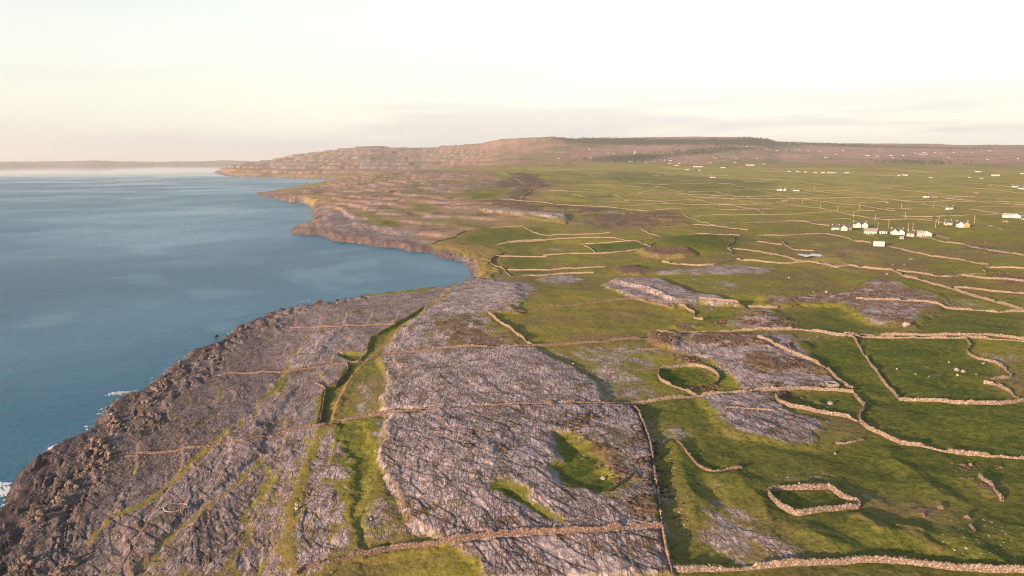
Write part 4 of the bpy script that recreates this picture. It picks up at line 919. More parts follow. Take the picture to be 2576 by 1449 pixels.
def ground_mat():
    t = MT('ground', .95, .1)
    a = t.N('ShaderNodeAttribute', attribute_name='cover'); b = t.N('ShaderNodeAttribute', attribute_name='soil')
    sa = t.N('ShaderNodeSeparateColor'); t.L(a.outputs['Color'], sa.inputs[0]); sb = t.N('ShaderNodeSeparateColor'); t.L(b.outputs['Color'], sb.inputs[0])
    rock, scrub, lush, och = sa.outputs[0], sa.outputs[1], sa.outputs[2], a.outputs['Alpha']
    shore, moor, gap, var = sb.outputs[0], sb.outputs[1], sb.outputs[2], b.outputs['Alpha']
    fine = t.noise(.5, 7, .82); mid = t.noise(.07, 7, .72); wide = t.noise(.02, 4, .55); vast = t.noise(.003, 5, .6)
    vfine = t.noise(2.2, 5, .75)
    g = t.mix(t.rng(mid, .35, .65), (.240, .215, .036), (.155, .165, .022))
    g = t.mix(t.rng(wide, .4, .62), g, (.175, .140, .055))
    lu = t.mix(t.rng(mid, .35, .68), (.048, .078, .013), (.105, .128, .018))
    lu = t.mix(t.rng(wide, .42, .65), lu, (.100, .118, .022))
    g = t.mix(t.rng(lush, .1, .95), g, lu)
    g = t.mix(t.rng(fine, .50, .60, 0, .5), g, (.22, .19, .055))
    g = t.mix(t.rng(fine, .49, .40, 0, .65), g, (.034, .044, .012))
    g = t.mix(t.rng(vfine, .58, .72, 0, .5), g, (.03, .035, .012))
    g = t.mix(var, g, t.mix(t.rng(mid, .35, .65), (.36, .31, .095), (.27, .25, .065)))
    oc = t.mix(t.rng(fine, .35, .65), (.27, .18, .085), (.16, .12, .05))
    g = t.mix(t.math('MULTIPLY', och, t.rng(fine, .3, .6, .35, .95)), g, oc)
    sc = t.mix(t.rng(fine, .38, .62), (.085, .058, .050), (.25, .165, .13))
    sc = t.mix(t.rng(mid, .42, .62), sc, (.105, .080, .040))
    mo = t.mix(t.rng(wide, .35, .65), (.40, .245, .215), (.28, .18, .14))
    mo = t.mix(t.rng(vast, .45, .6), mo, (.20, .18, .085))
    mo = t.mix(t.rng(mid, .5, .75, 0, .6), mo, (.07, .055, .045))
    g = t.mix(moor, g, mo)
    g = t.mix(scrub, g, sc)
    jr = R(25.0)
    str1 = t.noise(1.0, 5, .62, (jr * -1, (1.1, .16, 1.0)))
    rk = t.mix(t.rng(fine, .3, .7), (.33, .28, .30), (.53, .455, .475))
    rk = t.mix(t.rng(str1, .40, .56), (.27, .215, .225), rk)
    rk = t.mix(t.rng(mid, .55, .75, 0, .7), rk, (.20, .145, .125))
    rk = t.mix(t.rng(vfine, .58, .70, 0, .75), rk, (.06, .05, .045))
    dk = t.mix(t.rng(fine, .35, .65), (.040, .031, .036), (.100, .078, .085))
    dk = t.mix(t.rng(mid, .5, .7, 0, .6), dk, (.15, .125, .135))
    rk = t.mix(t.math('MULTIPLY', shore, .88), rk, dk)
    # clints: long irregular slabs, split along the joints by dark grikes
    wn = t.N('ShaderNodeTexNoise'); wn.inputs['Scale'].default_value = .25; wn.inputs['Detail'].default_value = 3; t.L(t.pos(), wn.inputs['Vector'])
    wv = t.N('ShaderNodeVectorMath', operation='MULTIPLY_ADD'); wv.inputs[1].default_value = (1.6, 1.6, 0); t.L(wn.outputs['Color'], wv.inputs[0]); t.L(t.pos(), wv.inputs[2])
    def cracks(rot, scale, w0, w1):
        m = t.N('ShaderNodeMapping'); m.inputs['Rotation'].default_value = (0, 0, rot); m.inputs['Scale'].default_value = scale; t.L(wv.outputs[0], m.inputs[0])
        m2 = t.N('ShaderNodeVectorMath', operation='MULTIPLY'); m2.inputs[1].default_value = (1, 1, 0); t.L(m.outputs[0], m2.inputs[0])
        v = t.N('ShaderNodeTexVoronoi', feature='DISTANCE_TO_EDGE'); v.inputs['Scale'].default_value = 1.0; t.L(m2.outputs[0], v.inputs['Vector'])
        return t.rng(v.outputs['Distance'], w1, w0)
    c1 = cracks(-jr, (.62, .13, 1), .015, .10); c2 = cracks(-jr + .1, (.20, .045, 1), .008, .05); c3 = cracks(-jr, (.9, .5, 1), .02, .12)
    on = t.rng(t.noise(.05, 4, .6), .42, .6); on2 = t.rng(t.noise(.09, 4, .7), .45, .6)
    crack = t.math('MAXIMUM', t.math('MULTIPLY', c1, t.rng(on, 0, 1, .05, 1.0, False)), t.math('MAXIMUM', t.math('MULTIPLY', c2, t.rng(on2, 0, 1, .35, 1, False)), t.math('MULTIPLY', c3, on2)))
    rk = t.mix(t.math('MULTIPLY', crack, .5), rk, (.085, .065, .058))
    tur = t.rng(t.noise(.16, 8, .78), .525, .60, 0, .8)
    rk = t.mix(t.math('MULTIPLY', tur, t.rng(shore, 0, 1, 1, .4, False)), rk, (.12, .085, .045))
    tu2 = t.rng(t.noise(.045, 9, .8), .53, .60, 0, .65)
    rk = t.mix(t.math('MULTIPLY', tu2, t.rng(shore, 0, 1, 1, .3, False)), rk, (.155, .115, .055))
    rk = t.mix(t.math('MULTIPLY', gap, .85), rk, (.055, .048, .035))
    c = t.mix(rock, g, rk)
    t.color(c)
    cg = t.math('MULTIPLY', crack, rock)
    t.bump(t.noise(.5, 7, .75), 1.5, .6)
    t.bump(t.math('MULTIPLY', cg, -1.0), .55, .9)
    bb = t.math('MULTIPLY', t.noise(1.0, 6, .65, (jr * -1, (1.6, .35, 1.0))), rock)
    t.bump(bb, .4, .8)
    return t.m
go = link_mesh('ground', me, ground_mat()); tag(go, kind='structure')

# ------------------------------------------------------------------ sea
def sea():
    a = np.concatenate([np.linspace(-88, -45, 30), np.linspace(-44, 30, 140)]); rr = np.concatenate([np.linspace(20, 120, 8), (np.linspace(130 ** -.5, 26000 ** -.5, 120)) ** -2., [40000, 70000]])
    A, Q = np.meshgrid(np.radians(a), rr); v = np.stack([np.sin(A) * Q, np.cos(A) * Q, 0 * A], -1).reshape(-1, 3)
    n = len(a); i, j = np.meshgrid(np.arange(len(rr) - 1), np.arange(n - 1), indexing='ij'); k = (i * n + j).ravel()
    me = mesh_np('sea', v, np.stack([k, k + 1, k + n + 1, k + n], 1))
    t = MT('sea', .22, .5)
    t.b.inputs['IOR'].default_value = 1.33
    streak = t.noise(.0022, 6, .55); swn = t.N('ShaderNodeTexNoise'); swn.inputs['Scale'].default_value = .004; swn.inputs['Detail'].default_value = 5; swn.inputs['Distortion'].default_value = 1.6; t.L(t.pos(), swn.inputs['Vector']); swirl = swn.outputs['Fac']
    dist = t.N('ShaderNodeVectorMath', operation='LENGTH'); t.L(t.pos(), dist.inputs[0])
    c = t.mix(t.rng(streak, .38, .68), (.010, .100, .185), (.028, .165, .285))
    c = t.mix(t.rng(swirl, .56, .68, 0, .55), c, (.10, .24, .33))
    t.color(c)
    ro = t.math('ADD', t.rng(streak, .4, .7, .34, .22), 0.0)
    t.L(ro, t.b.inputs['Roughness']); t.b.inputs['Specular IOR Level'].default_value = .3
    t.bump(t.noise(1.0, 4, .6, (R(-35), (.05, .16, 1))), 2.0, .6); b1 = t.b.inputs['Normal'].links[0].from_node
    t.bump(t.noise(1.0, 4, .65, (R(-35), (.30, .75, 1))), .8, .7); b2 = t.b.inputs['Normal'].links[0].from_node
    sp = t.N('ShaderNodeSeparateXYZ'); t.L(t.pos(), sp.inputs[0])      # calm, slick water out in the open bay
    slick = t.math('ADD', sp.outputs['Y'], t.math('MULTIPLY', t.noise(1.0, 4, .6, (0, (.0003, .0016, 1))), 5000.0))
    cs = t.rng(slick, 6300, 11500, 1, .06)
    t.L(t.math('MULTIPLY', ro, cs), t.b.inputs['Roughness'])
    t.L(t.math('MULTIPLY', cs, .6), b1.inputs['Strength']); t.L(t.math('MULTIPLY', cs, .7), b2.inputs['Strength'])
    tag(link_mesh('sea', me, t.m), kind='structure')
sea()

# ------------------------------------------------------------------ distant shore across the bay, and the air
def far_shore():
    uu = np.linspace(-500, 760, 240)
    d = rays(np.stack([uu, np.full(len(uu), 400.)], 1)); D = 23500 + 1500 * pn(uu / 200, uu * 0, 8)
    top = 95 + 55 * fbm(uu / 160, uu * 0, 4, 200) + 45 * ss(700, 0, uu)
    rows = []
    for k, (dr, hh) in enumerate([(0, -2), (300, .25), (900, .55), (1800, .85), (3000, 1.0), (5000, .6)]):
        z = top * hh * (1 + .15 * fbm(uu / 25, uu * 0 + k, 3, 210)) if hh > 0 else np.full(len(uu), -2.)
        rows.append(np.stack([d[:, 0] * (D + dr), d[:, 1] * (D + dr), z], 1))
    v = np.concatenate(rows); n = len(uu); i, j = np.meshgrid(np.arange(5), np.arange(n - 1), indexing='ij'); k = (i * n + j).ravel()
    me = mesh_np('hills', v, np.stack([k, k + 1, k + n + 1, k + n], 1))
    t = MT('far_hills'); t.color(t.mix(t.rng(t.noise(.002, 4), .4, .6), (.10, .10, .05), (.17, .12, .09)))
    tag(link_mesh('hills', me, t.m), kind='structure')
far_shore()
def haze():
    X0, X1, Y0, Y1, Z0, Z1 = -30000, 30000, -2500, 32000, -9, 520
    v = [(x, y, z) for z in (Z0, Z1) for y in (Y0, Y1) for x in (X0, X1)]
    f = [(0, 2, 3, 1), (4, 5, 7, 6), (0, 1, 5, 4), (2, 6, 7, 3), (0, 4, 6, 2), (1, 3, 7, 5)]
    me = bpy.data.meshes.new('haze'); me.from_pydata(v, [], f)
    m = bpy.data.materials.new('haze'); m.use_nodes = True; nt = m.node_tree; nt.nodes.clear()
    o = nt.nodes.new('ShaderNodeOutputMaterial'); p = nt.nodes.new('ShaderNodeVolumePrincipled')
    p.inputs['Color'].default_value = (.88, .92, .97, 1); p.inputs['Density'].default_value = HAZE; p.inputs['Anisotropy'].default_value = 0.2
    nt.links.new(p.outputs[0], o.inputs['Volume'])
    tag(link_mesh('haze', me, m), kind='stuff')
HAZE = 3.2e-5
haze()

# ------------------------------------------------------------------ dry stone walls
def stone_mat(name, a, b, c):
    t = MT(name, .95, .1)
    f = t.noise(2.2, 4, .7); m = t.noise(.35, 3, .6)
    col = t.mix(t.rng(f, .35, .65), a, b); col = t.mix(t.rng(m, .5, .7, 0, .7), col, c)
    vo = t.N('ShaderNodeTexVoronoi'); vo.inputs['Scale'].default_value = 1.9; t.L(t.pos(), vo.inputs['Vector'])
    sp = t.N('ShaderNodeSeparateColor'); t.L(vo.outputs['Color'], sp.inputs[0])
    col = t.mix(t.rng(sp.outputs[0], .0, 1, 0, .35, False), col, tuple(q * .45 for q in a))
    col = t.mix(t.rng(vo.outputs['Distance'], .3, .55, 0, .6), col, (.05, .04, .035))
    t.color(col); t.bump(t.noise(3.0, 4, .7), .25, .8)
    return t.m
M_WALL = stone_mat('wall_stone', (.24, .19, .155), (.44, .36, .30), (.30, .225, .17))
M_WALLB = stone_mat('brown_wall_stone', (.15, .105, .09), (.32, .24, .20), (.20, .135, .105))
M_STONE = stone_mat('pale_stone', (.34, .31, .28), (.58, .54, .49), (.30, .25, .21))
M_RED = stone_mat('brown_stone', (.20, .12, .09), (.30, .20, .15), (.12, .08, .06))
def build_wall(pts, h, w, closed=False):
    pts = np.asarray(pts)
    seg = np.hypot(*np.diff(pts, axis=0).T); L = np.concatenate([[0], np.cumsum(seg)])
    rm = np.hypot(pts[:, 0], pts[:, 1]).mean(); step = float(np.clip(rm * .0022, .45, 6))
    n = max(int(L[-1] / step), 2); s = np.linspace(0, L[-1], n + 1)
    px = np.interp(s, L, pts[:, 0]); py = np.interp(s, L, pts[:, 1])
    if n > 8:      # soften the corners of the survey line and let the wall wander a little
        k = np.array([1, 2, 3, 2, 1.]) / 9
        px[2:-2] = np.convolve(px, k, 'same')[2:-2]; py[2:-2] = np.convolve(py, k, 'same')[2:-2]
    amp = min(.5, rm * .0012)
    wv = amp * fbm(s / 9, s * 0 + rm, 3, 220)
    tx = np.gradient(px); ty = np.gradient(py); l = np.hypot(tx, ty) + 1e-9; nx, ny = ty / l, -tx / l
    px = px + nx * wv; py = py + ny * wv
    hh = h * (1 + .16 * fbm(s / 2.5, s * 0 + 3 + rm, 2, 230) + .18 * pn(s / 17, s * 0 + rm, 233)) 
    hh = hh * (1 - .55 * ss(.30, .42, pn(s / 11, s * 0 + 7 + rm, 236)))
    prof = [(-.5, -.6, 0), (-.42, .45, 0), (-.34, .92, .5), (.0, 1.04, 1), (.34, .92, .5), (.42, .45, 0), (.5, -.6, 0)]
    rows = []
    for a, b, c in prof:
        jw = rng.normal(0, .10, n + 1); jh = rng.normal(0, .10, n + 1) * (b > 0)
        qx = px + nx * w * (a + jw); qy = py + ny * w * (a + jw)
        base = gz(px, py)
        zz = np.where(b < 0, gz(qx, qy) + b, base + hh * (b + jh))
        rows.append(np.stack([qx, qy, zz], 1))
    v = np.stack(rows, 1).reshape(-1, 3); k = len(prof)
    i, j = np.meshgrid(np.arange(n), np.arange(k - 1), indexing='ij'); q = (i * k + j).ravel()
    f = np.stack([q, q + k, q + k + 1, q + 1], 1)
    c0 = px.mean(), py.mean(); zc = float(gz(*c0)) if True else 0
    v = v - np.array([c0[0], c0[1], zc])
    me = mesh_np('dry_stone_wall', v, f)
    # end caps
    return me, (c0[0], c0[1], zc), (px, py, hh, rm)
def scatter(name, base_v, base_f, pos, size, mat, sink=.2, zs=None, asp=(1, 1)):
    n = len(pos)
    if not n: return
    base_v = np.asarray(base_v); a = rng.uniform(0, 6.283, n); c_, s__ = np.cos(a), np.sin(a)
    sc = np.asarray(size)[:, None]; ax = rng.uniform(*asp, n)[:, None] if asp[0] != asp[1] else np.ones((n, 1))
    X = base_v[None, :, 0] * sc * ax; Y = base_v[None, :, 1] * sc; Zv = base_v[None, :, 2] * sc
    jit = 1 + rng.uniform(-.15, .15, X.shape)
    X, Y, Zv = X * jit, Y * jit, Zv * jit
    x_ = X * c_[:, None] - Y * s__[:, None] + pos[:, :1]; y_ = X * s__[:, None] + Y * c_[:, None] + pos[:, 1:2]
    z_ = Zv + (gz(pos[:, 0], pos[:, 1]) if zs is None else zs)[:, None] - sink * sc
    v = np.stack([x_, y_, z_], -1).reshape(-1, 3)
    f = (np.asarray(base_f)[None] + (np.arange(n) * len(base_v))[:, None, None]).reshape(-1, len(base_f[0]))
    o = link_mesh(name, mesh_np(name, v, f), mat); tag(o, kind='stuff'); return o
ico = bpy.data.meshes.new('ico')
import bmesh
bm = bmesh.new(); bmesh.ops.create_icosphere(bm, subdivisions=1, radius=.5); bmesh.ops.triangulate(bm, faces=bm.faces)
IV = np.array([v.co[:] for v in bm.verts]); IF = np.array([[v.index for v in f.verts] for f in bm.faces]); bm.free(); bpy.data.meshes.remove(ico)
def put_wall(label, ln, h, w, group=None, closed=False):
    pts = ln.xy
    me, c, (wx_, wy_, wh_, rm) = build_wall(pts, h, w)
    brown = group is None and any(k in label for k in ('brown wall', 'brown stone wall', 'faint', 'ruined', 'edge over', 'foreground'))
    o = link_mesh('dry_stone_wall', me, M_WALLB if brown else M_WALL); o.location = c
    tag(o, label, 'stone wall', group)
    if rm < 480:
        k = int(len(wx_) * 1.5); q = rng.uniform(0, len(wx_) - 1, k); I = np.arange(len(wx_))
        sx_ = np.interp(q, I, wx_); sy_ = np.interp(q, I, wy_); sz_ = gz(sx_, sy_) + np.interp(q, I, wh_) * rng.choice([1.0, 1.0, .6, .25], k)
        off = rng.normal(0, w * .32, (k, 2)); P3 = np.stack([sx_ + off[:, 0] - c[0], sy_ + off[:, 1] - c[1]], 1)
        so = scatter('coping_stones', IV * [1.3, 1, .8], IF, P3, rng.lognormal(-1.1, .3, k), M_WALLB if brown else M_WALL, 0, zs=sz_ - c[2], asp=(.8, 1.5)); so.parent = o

for a in WALLS: put_wall(*a[:5])

# ------------------------------------------------------------------ houses
def simple_mat(name, col, rough=.9, var=.12, scale=1.5):
    t = MT(name, rough, .2)
    a = tuple(c * (1 - var) for c in col); b = tuple(min(1, c * (1 + var)) for c in col)
    t.color(t.mix(t.rng(t.noise(scale, 3), .3, .7), a, b)); return t.m
M_WHITE = simple_mat('white_render', (.45, .44, .41), var=.05)
M_SLATE = simple_mat('slate', (.085, .085, .10), .6, .2)
M_GREYROOF = simple_mat('grey_roof', (.22, .20, .20), .7, .2)
M_TIN = simple_mat('weathered_tin', (.30, .30, .32), .5, .1)
M_PINK = simple_mat('pinkish_roof', (.42, .24, .20), .8, .15)
M_PALE = simple_mat('pale_roof', (.55, .52, .47), .8, .08)
M_GLASS = MT('window_glass', .12, .5); M_GLASS.color((.03, .035, .04)); M_GLASS = M_GLASS.m
M_DOOR = simple_mat('door_paint', (.10, .07, .05))
M_OCHRE = simple_mat('ochre_render', (.30, .20, .10))
def box(x0, x1, y0, y1, z0, z1):
    v = [(x, y, z) for z in (z0, z1) for y in (y0, y1) for x in (x0, x1)]
    return v, [(0, 2, 3, 1), (4, 5, 7, 6), (0, 1, 5, 4), (2, 6, 7, 3), (0, 4, 6, 2), (1, 3, 7, 5)]
def prism(l, w, h, rh, z0=-1.5):
    a, b = l / 2, w / 2
    v = [(-a, -b, z0), (a, -b, z0), (a, b, z0), (-a, b, z0), (-a, -b, h), (a, -b, h), (a, b, h), (-a, b, h), (-a, 0, h + rh), (a, 0, h + rh)]
    f = [(0, 1, 5, 4), (2, 3, 7, 6), (0, 4, 8, 7, 3), (1, 2, 6, 9, 5), (0, 3, 2, 1), (4, 5, 9, 8), (6, 7, 8, 9)]
    return v, f
def roofm(l, w, h, rh, t=.18, oh=.25):
    a = l / 2 + oh; b = w / 2 + oh; e = h - rh * oh / (w / 2)
    v = [(-a, -b, e + .03), (a, -b, e + .03), (a, 0, h + rh + .03), (-a, 0, h + rh + .03), (a, b, e + .03), (-a, b, e + .03)]
    v += [(x, y, z + t) for x, y, z in v]
    f = [(6, 7, 8, 9), (9, 8, 10, 11), (0, 3, 2, 1), (3, 5, 4, 2), (0, 1, 7, 6), (4, 5, 11, 10), (0, 6, 9, 3), (3, 9, 11, 5), (1, 2, 8, 7), (2, 4, 10, 8)]
    return v, f
def tf(v, x=0, y=0, z=0, rot=0):
    c, s = math.cos(rot), math.sin(rot)
    return [(x + a * c - b * s, y + a * s + b * c, z + q) for a, b, q in v]
def pymesh(name, *parts):
    V, F = [], []
    for v, f in parts:
        k = len(V); V += v; F += [tuple(i + k for i in q) for q in f]
    me = bpy.data.meshes.new(name); me.from_pydata(V, [], F); return me
def block(root, l, w, h, rh, x=0, y=0, rot=0, wall_m=None, roof_m=None, wins=3, chim=1, door=True, detail=True):
    v, f = prism(l, w, h, rh)
    o = link_mesh('wall', pymesh('wall', (tf(v, x, y, 0, rot), f)), wall_m, root)
    v, f = roofm(l, w, h, rh)
    rf = link_mesh('roof', pymesh('roof', (tf(v, x, y, 0, rot), f)), roof_m, root)
    for k in range(chim):
        cx = (-l / 2 + .6) if k == 0 else (l / 2 - .6)
        v, f = box(cx - .45, cx + .45, -.35, .35, h + rh * .6, h + rh + 1.0)
        link_mesh('chimney', pymesh('chimney', (tf(v, x, y, 0, rot), f)), wall_m, rf)
    if detail:
        for side in (-1, 1):
            n = wins
            for k in range(n):
                wx_ = -l / 2 + l * (k + .5) / n
                if door and side == -1 and k == n // 2:
                    v, f = box(wx_ - .5, wx_ + .5, side * (w / 2 + .02) - .03, side * (w / 2 + .02) + .03, 0, 2.1)
                    link_mesh('door', pymesh('door', (tf(v, x, y, 0, rot), f)), M_DOOR, root); continue
                fr = [box(wx_ - .72, wx_ + .72, side * (w / 2) - .03, side * (w / 2) + .03, .78, 2.17)]
                fo = link_mesh('window', pymesh('window', *[(tf(a, x, y, 0, rot), b) for a, b in fr]), M_WHITE, root)
                v, f = box(wx_ - .6, wx_ + .6, side * (w / 2 + .03) - .02, side * (w / 2 + .03) + .02, .9, 2.05)
                link_mesh('pane', pymesh('pane', (tf(v, x, y, 0, rot), f)), M_GLASS, fo)
    return o
def ruin(root, l, w):
    a, b, t = l / 2, w / 2, .6
    parts = [box(-a, a, -b, -b + t, -1.5, 1.9), box(-a, a - 2, b - t, b, -1.5, 1.5), box(a - t, a, -b + t, b - t, -1.5, 1.2)]
    link_mesh('wall', pymesh('wall', *parts), M_WALL, root)
    g = ([(-a, -b + t, -1.5), (-a, b - t, -1.5), (-a, b - t, 2.0), (-a, 0, 3.9), (-a, -b + t, 2.0)], None)
    v = g[0] + [(x + t, y, z) for x, y, z in g[0]]
    f = [(4, 3, 2, 1, 0), (5, 6, 7, 8, 9)] + [(i, (i + 1) % 5, 5 + (i + 1) % 5, 5 + i) for i in range(5)]
    link_mesh('gable', pymesh('gable', (v, f)), M_WALL, root)
def place_root(name, ln, label, cat, group=None, rz=None, extra=0):
    a, b = ln.xy[0], ln.xy[-1]; c = (a + b) / 2; l = max(float(np.hypot(*(b - a))), 0)
    # a range jump between the ends means one end slipped behind a rise: keep the bearing's width
    rr = np.hypot(*c); wid = rr * abs(math.atan2(a[0], a[1]) - math.atan2(b[0], b[1]))
    if l > wid * 1.8 + 4: c = a if np.hypot(*a) < np.hypot(*b) else b
    o = bpy.data.objects.new(name, None); C.objects.link(o)
    o.location = (c[0], c[1], float(gz(c[0], c[1])))
    az = math.atan2(c[0], c[1])
    o.rotation_euler = (0, 0, -az + (rz or 0))
    tag(o, label, cat, group)
    return o, wid
random.seed(3)
for i, (s, hx, hy, hw, st, lab) in enumerate(HOUSES):
    big = st in ('villa', 'long', 'barn')
    name = {'ruin': 'stone_ruin', 'barn': 'farm_shed', 'shed': 'farm_shed', 'low': 'outbuilding'}.get(st, 'farmhouse')
    cat = {'ruin': 'ruin', 'barn': 'barn', 'shed': 'barn', 'low': 'barn'}.get(st, 'house')
    o, wid = place_root(name, PT[('house', i)], lab, cat, rz=R(random.uniform(-6, 12)))
    L = wid * .88
    if st == 'ruin': ruin(o, L, min(6, L * .7))
    elif st == 'cottage': block(o, L, 7.5, 2.9, 2.8, wall_m=M_WHITE, roof_m=M_SLATE, chim=2, wins=3)
    elif st == 'stonefront':
        block(o, L, 8, 3.0, 3.0, wall_m=M_WALL, roof_m=M_SLATE, chim=1, wins=4)
        block(o, 6, 7, 3.0, 3.0, x=-L * .3, y=-4, rot=R(90), wall_m=M_WHITE, roof_m=M_SLATE, chim=0, wins=1)
    elif st == 'long': block(o, L, 8, 3.2, 3.2, wall_m=M_WHITE, roof_m=M_GREYROOF, chim=1, wins=6)
    elif st == 'low': block(o, L, 5, 2.6, 1.4, wall_m=M_WHITE, roof_m=M_SLATE, chim=0, wins=2)
    elif st == 'shed': block(o, L, 8, 3.6, .9, wall_m=M_PALE, roof_m=M_PALE, chim=0, wins=1, door=False, detail=False)
    elif st == 'barn':
        block(o, L * .6, 10, 3.0, 2.6, x=-L * .18, wall_m=M_WHITE, roof_m=M_TIN, chim=0, wins=2)
        block(o, L * .42, 11, 3.0, 2.6, x=L * .3, y=-1, rot=R(90), wall_m=M_WHITE, roof_m=M_TIN, chim=0, wins=2)
    else:
        block(o, L * .9, 8, 3.4, 3.2, wall_m=M_WHITE, roof_m=M_SLATE, chim=2, wins=6)
        block(o, 9, 6.5, 3.4, 3.0, x=-L * .1, y=-4, rot=R(90), wall_m=M_WHITE, roof_m=M_SLATE, chim=0, wins=1)
        block(o, 9, 6.5, 3.4, 3.0, x=L * .33, y=-3.2, rot=R(90), wall_m=M_OCHRE if i == 11 else M_WHITE, roof_m=M_SLATE, chim=0, wins=1)
# far houses: a wall block, a roof and a chimney are all the picture shows of them
fh = []
for q, (rm, col) in enumerate([(M_SLATE, M_WHITE), (M_GREYROOF, M_WHITE), (M_PINK, M_WHITE)]):
    r0 = bpy.data.objects.new('house', None); C.objects.link(r0)
    block(r0, 12, 7.5, 2.8, 3.0, wall_m=col, roof_m=rm, chim=1, detail=False); fh.append(r0)
ORD = ['leftmost', 'second from left', 'third from left', 'fourth from left', 'fifth from left', 'sixth from left', 'seventh from left', 'eighth from left', 'ninth from left', 'tenth from left', 'eleventh from left', 'twelfth from left', 'thirteenth from left', 'fourteenth from left']
def copy_thing(src):
    r_ = src.copy(); C.objects.link(r_)
    for ch in src.children:
        c = ch.copy(); C.objects.link(c); c.parent = r_
        for g in ch.children:
            e = g.copy(); C.objects.link(e); e.parent = c
    return r_
first = [True] * 3
for i, (s, nm, hs) in enumerate(ROW):
    order = {j: k for k, j in enumerate(sorted(range(len(hs)), key=lambda j: hs[j][0]))}
    for j, (hx, hy, hw) in enumerate(hs):
        ln = PT[('row', i, j)]; v = 2 if hw == 110 else (1 if (i == 0 and j in (4, 5)) or hw > 100 else 0)
        ob = fh[v] if first[v] else copy_thing(fh[v]); first[v] = False
        c = ln.xy.mean(0); rr = np.hypot(*c); wid = rr * abs(math.atan2(ln.xy[0][0], ln.xy[0][1]) - math.atan2(ln.xy[-1][0], ln.xy[-1][1]))
        if np.hypot(*(ln.xy[1] - ln.xy[0])) > wid * 1.8 + 4: c = min(ln.xy, key=lambda p: np.hypot(*p))
        ob.location = (c[0], c[1], float(gz(c[0], c[1])))
        k = max(wid / 16.5, .5); hgt = min(max(k, .7), 1.05)
        ob.scale = (k, max(min(k, 1.6), .8), hgt)
        ob.rotation_euler = (0, 0, -math.atan2(c[0], c[1]) + R(random.uniform(-20, 25)))
        size = 'tiny' if hw < 22 else ('long' if hw > 75 else 'small')
        tag(ob, '%s, %s of the %s' % (size, ORD[order[j]], nm), 'house', nm)

# ------------------------------------------------------------------ poles, tower, cairn and small structures
M_POLE = simple_mat('pole_wood', (.40, .33, .27))
def cyl(x, y, r0, r1, z0, z1, n=8):
    v = [(x + r0 * math.cos(6.2832 * k / n), y + r0 * math.sin(6.2832 * k / n), z0) for k in range(n)] + [(x + r1 * math.cos(6.2832 * k / n), y + r1 * math.sin(6.2832 * k / n), z1) for k in range(n)]
    return v, [(k, (k + 1) % n, n + (k + 1) % n, n + k) for k in range(n)] + [tuple(range(n - 1, -1, -1)), tuple(range(n, 2 * n))]
pm = pymesh('pole', cyl(0, 0, .22, .15, -.5, 9.5)); pm.materials.append(M_POLE)
cm_ = pymesh('crossarm', box(-.9, .9, -.08, .08, 8.8, 8.95)); cm_.materials.append(M_POLE)
seen = {}; FWL = [(a[0].replace('dry stone ', ''), a[1].xy) for a in WALLS if a[5 - 1]]
pu = [PT[('pole', i)].uv[0][0] for i in range(len(POLES))]; pole_rank = np.argsort(np.argsort(pu))
for i, (s, hx, hy) in enumerate(POLES):
    c = PT[('pole', i)].xy[0]
    o = bpy.data.objects.new('utility_pole', None); C.objects.link(o); o.location = (c[0], c[1], float(gz(*c))); o.rotation_euler = (0, 0, -math.atan2(c[0], c[1]) + .3)
    a = bpy.data.objects.new('pole', pm); C.objects.link(a); a.parent = o
    b = bpy.data.objects.new('crossarm', cm_); C.objects.link(b); b.parent = o
    near_ = min((l for l in FWL), key=lambda l: min(np.hypot(*(q - c)) for q in l[1]))
    txt = ' '.join(near_[0].split()[:9]); seen[txt] = seen.get(txt, 0) + 1
    tag(o, ['wooden utility pole', 'another wooden pole', 'third wooden pole', 'fourth wooden pole', 'fifth wooden pole'][min(seen[txt] - 1, 4)] + ' near the ' + txt, 'pole', 'utility poles in the right hand fields')
c = PT['tower'].xy[0]
tw = bpy.data.objects.new('stone_tower', None); C.objects.link(tw); tw.location = (c[0], c[1], float(gz(*c)))
link_mesh('wall', pymesh('wall', cyl(0, 0, 9.5, 8.6, -3, 27, 20), cyl(0, 0, 11, 9.6, -3, 4, 20)), M_STONE, tw)
link_mesh('parapet', pymesh('parapet', cyl(0, 0, 9.2, 9.2, 27, 29, 20)), M_STONE, tw)
link_mesh('turret', pymesh('turret', cyl(3, 2, 3, 3, 29, 33, 12)), M_STONE, tw)
tag(tw, 'round stone tower house above the dark wooded gully, far inland', 'tower')

def rock_mesh(name, seed, sub=2, sq=(1, .8, .7)):
    import bmesh
    bm = bmesh.new(); bmesh.ops.create_icosphere(bm, subdivisions=sub, radius=.5)
    rs = random.Random(seed); dirs = [Vector((rs.gauss(0, 1), rs.gauss(0, 1), rs.gauss(0, 1))).normalized() for _ in range(9)]; cut = [rs.uniform(.28, .42) for _ in dirs]
    for v in bm.verts:
        for dd_, q in zip(dirs, cut):
            t = v.co.dot(dd_)
            if t > q: v.co -= dd_ * (t - q)
        v.co *= 1 + rs.uniform(-.05, .05)
        v.co = Vector((v.co.x * sq[0], v.co.y * sq[1], v.co.z * sq[2])) * 1.25
    me = bpy.data.meshes.new(name); bm.to_mesh(me); bm.free(); return me
RM = [rock_mesh('boulder', 20 + k, 2, (random.uniform(.9, 1.3), random.uniform(.7, 1), random.uniform(.55, .85))) for k in range(8)]
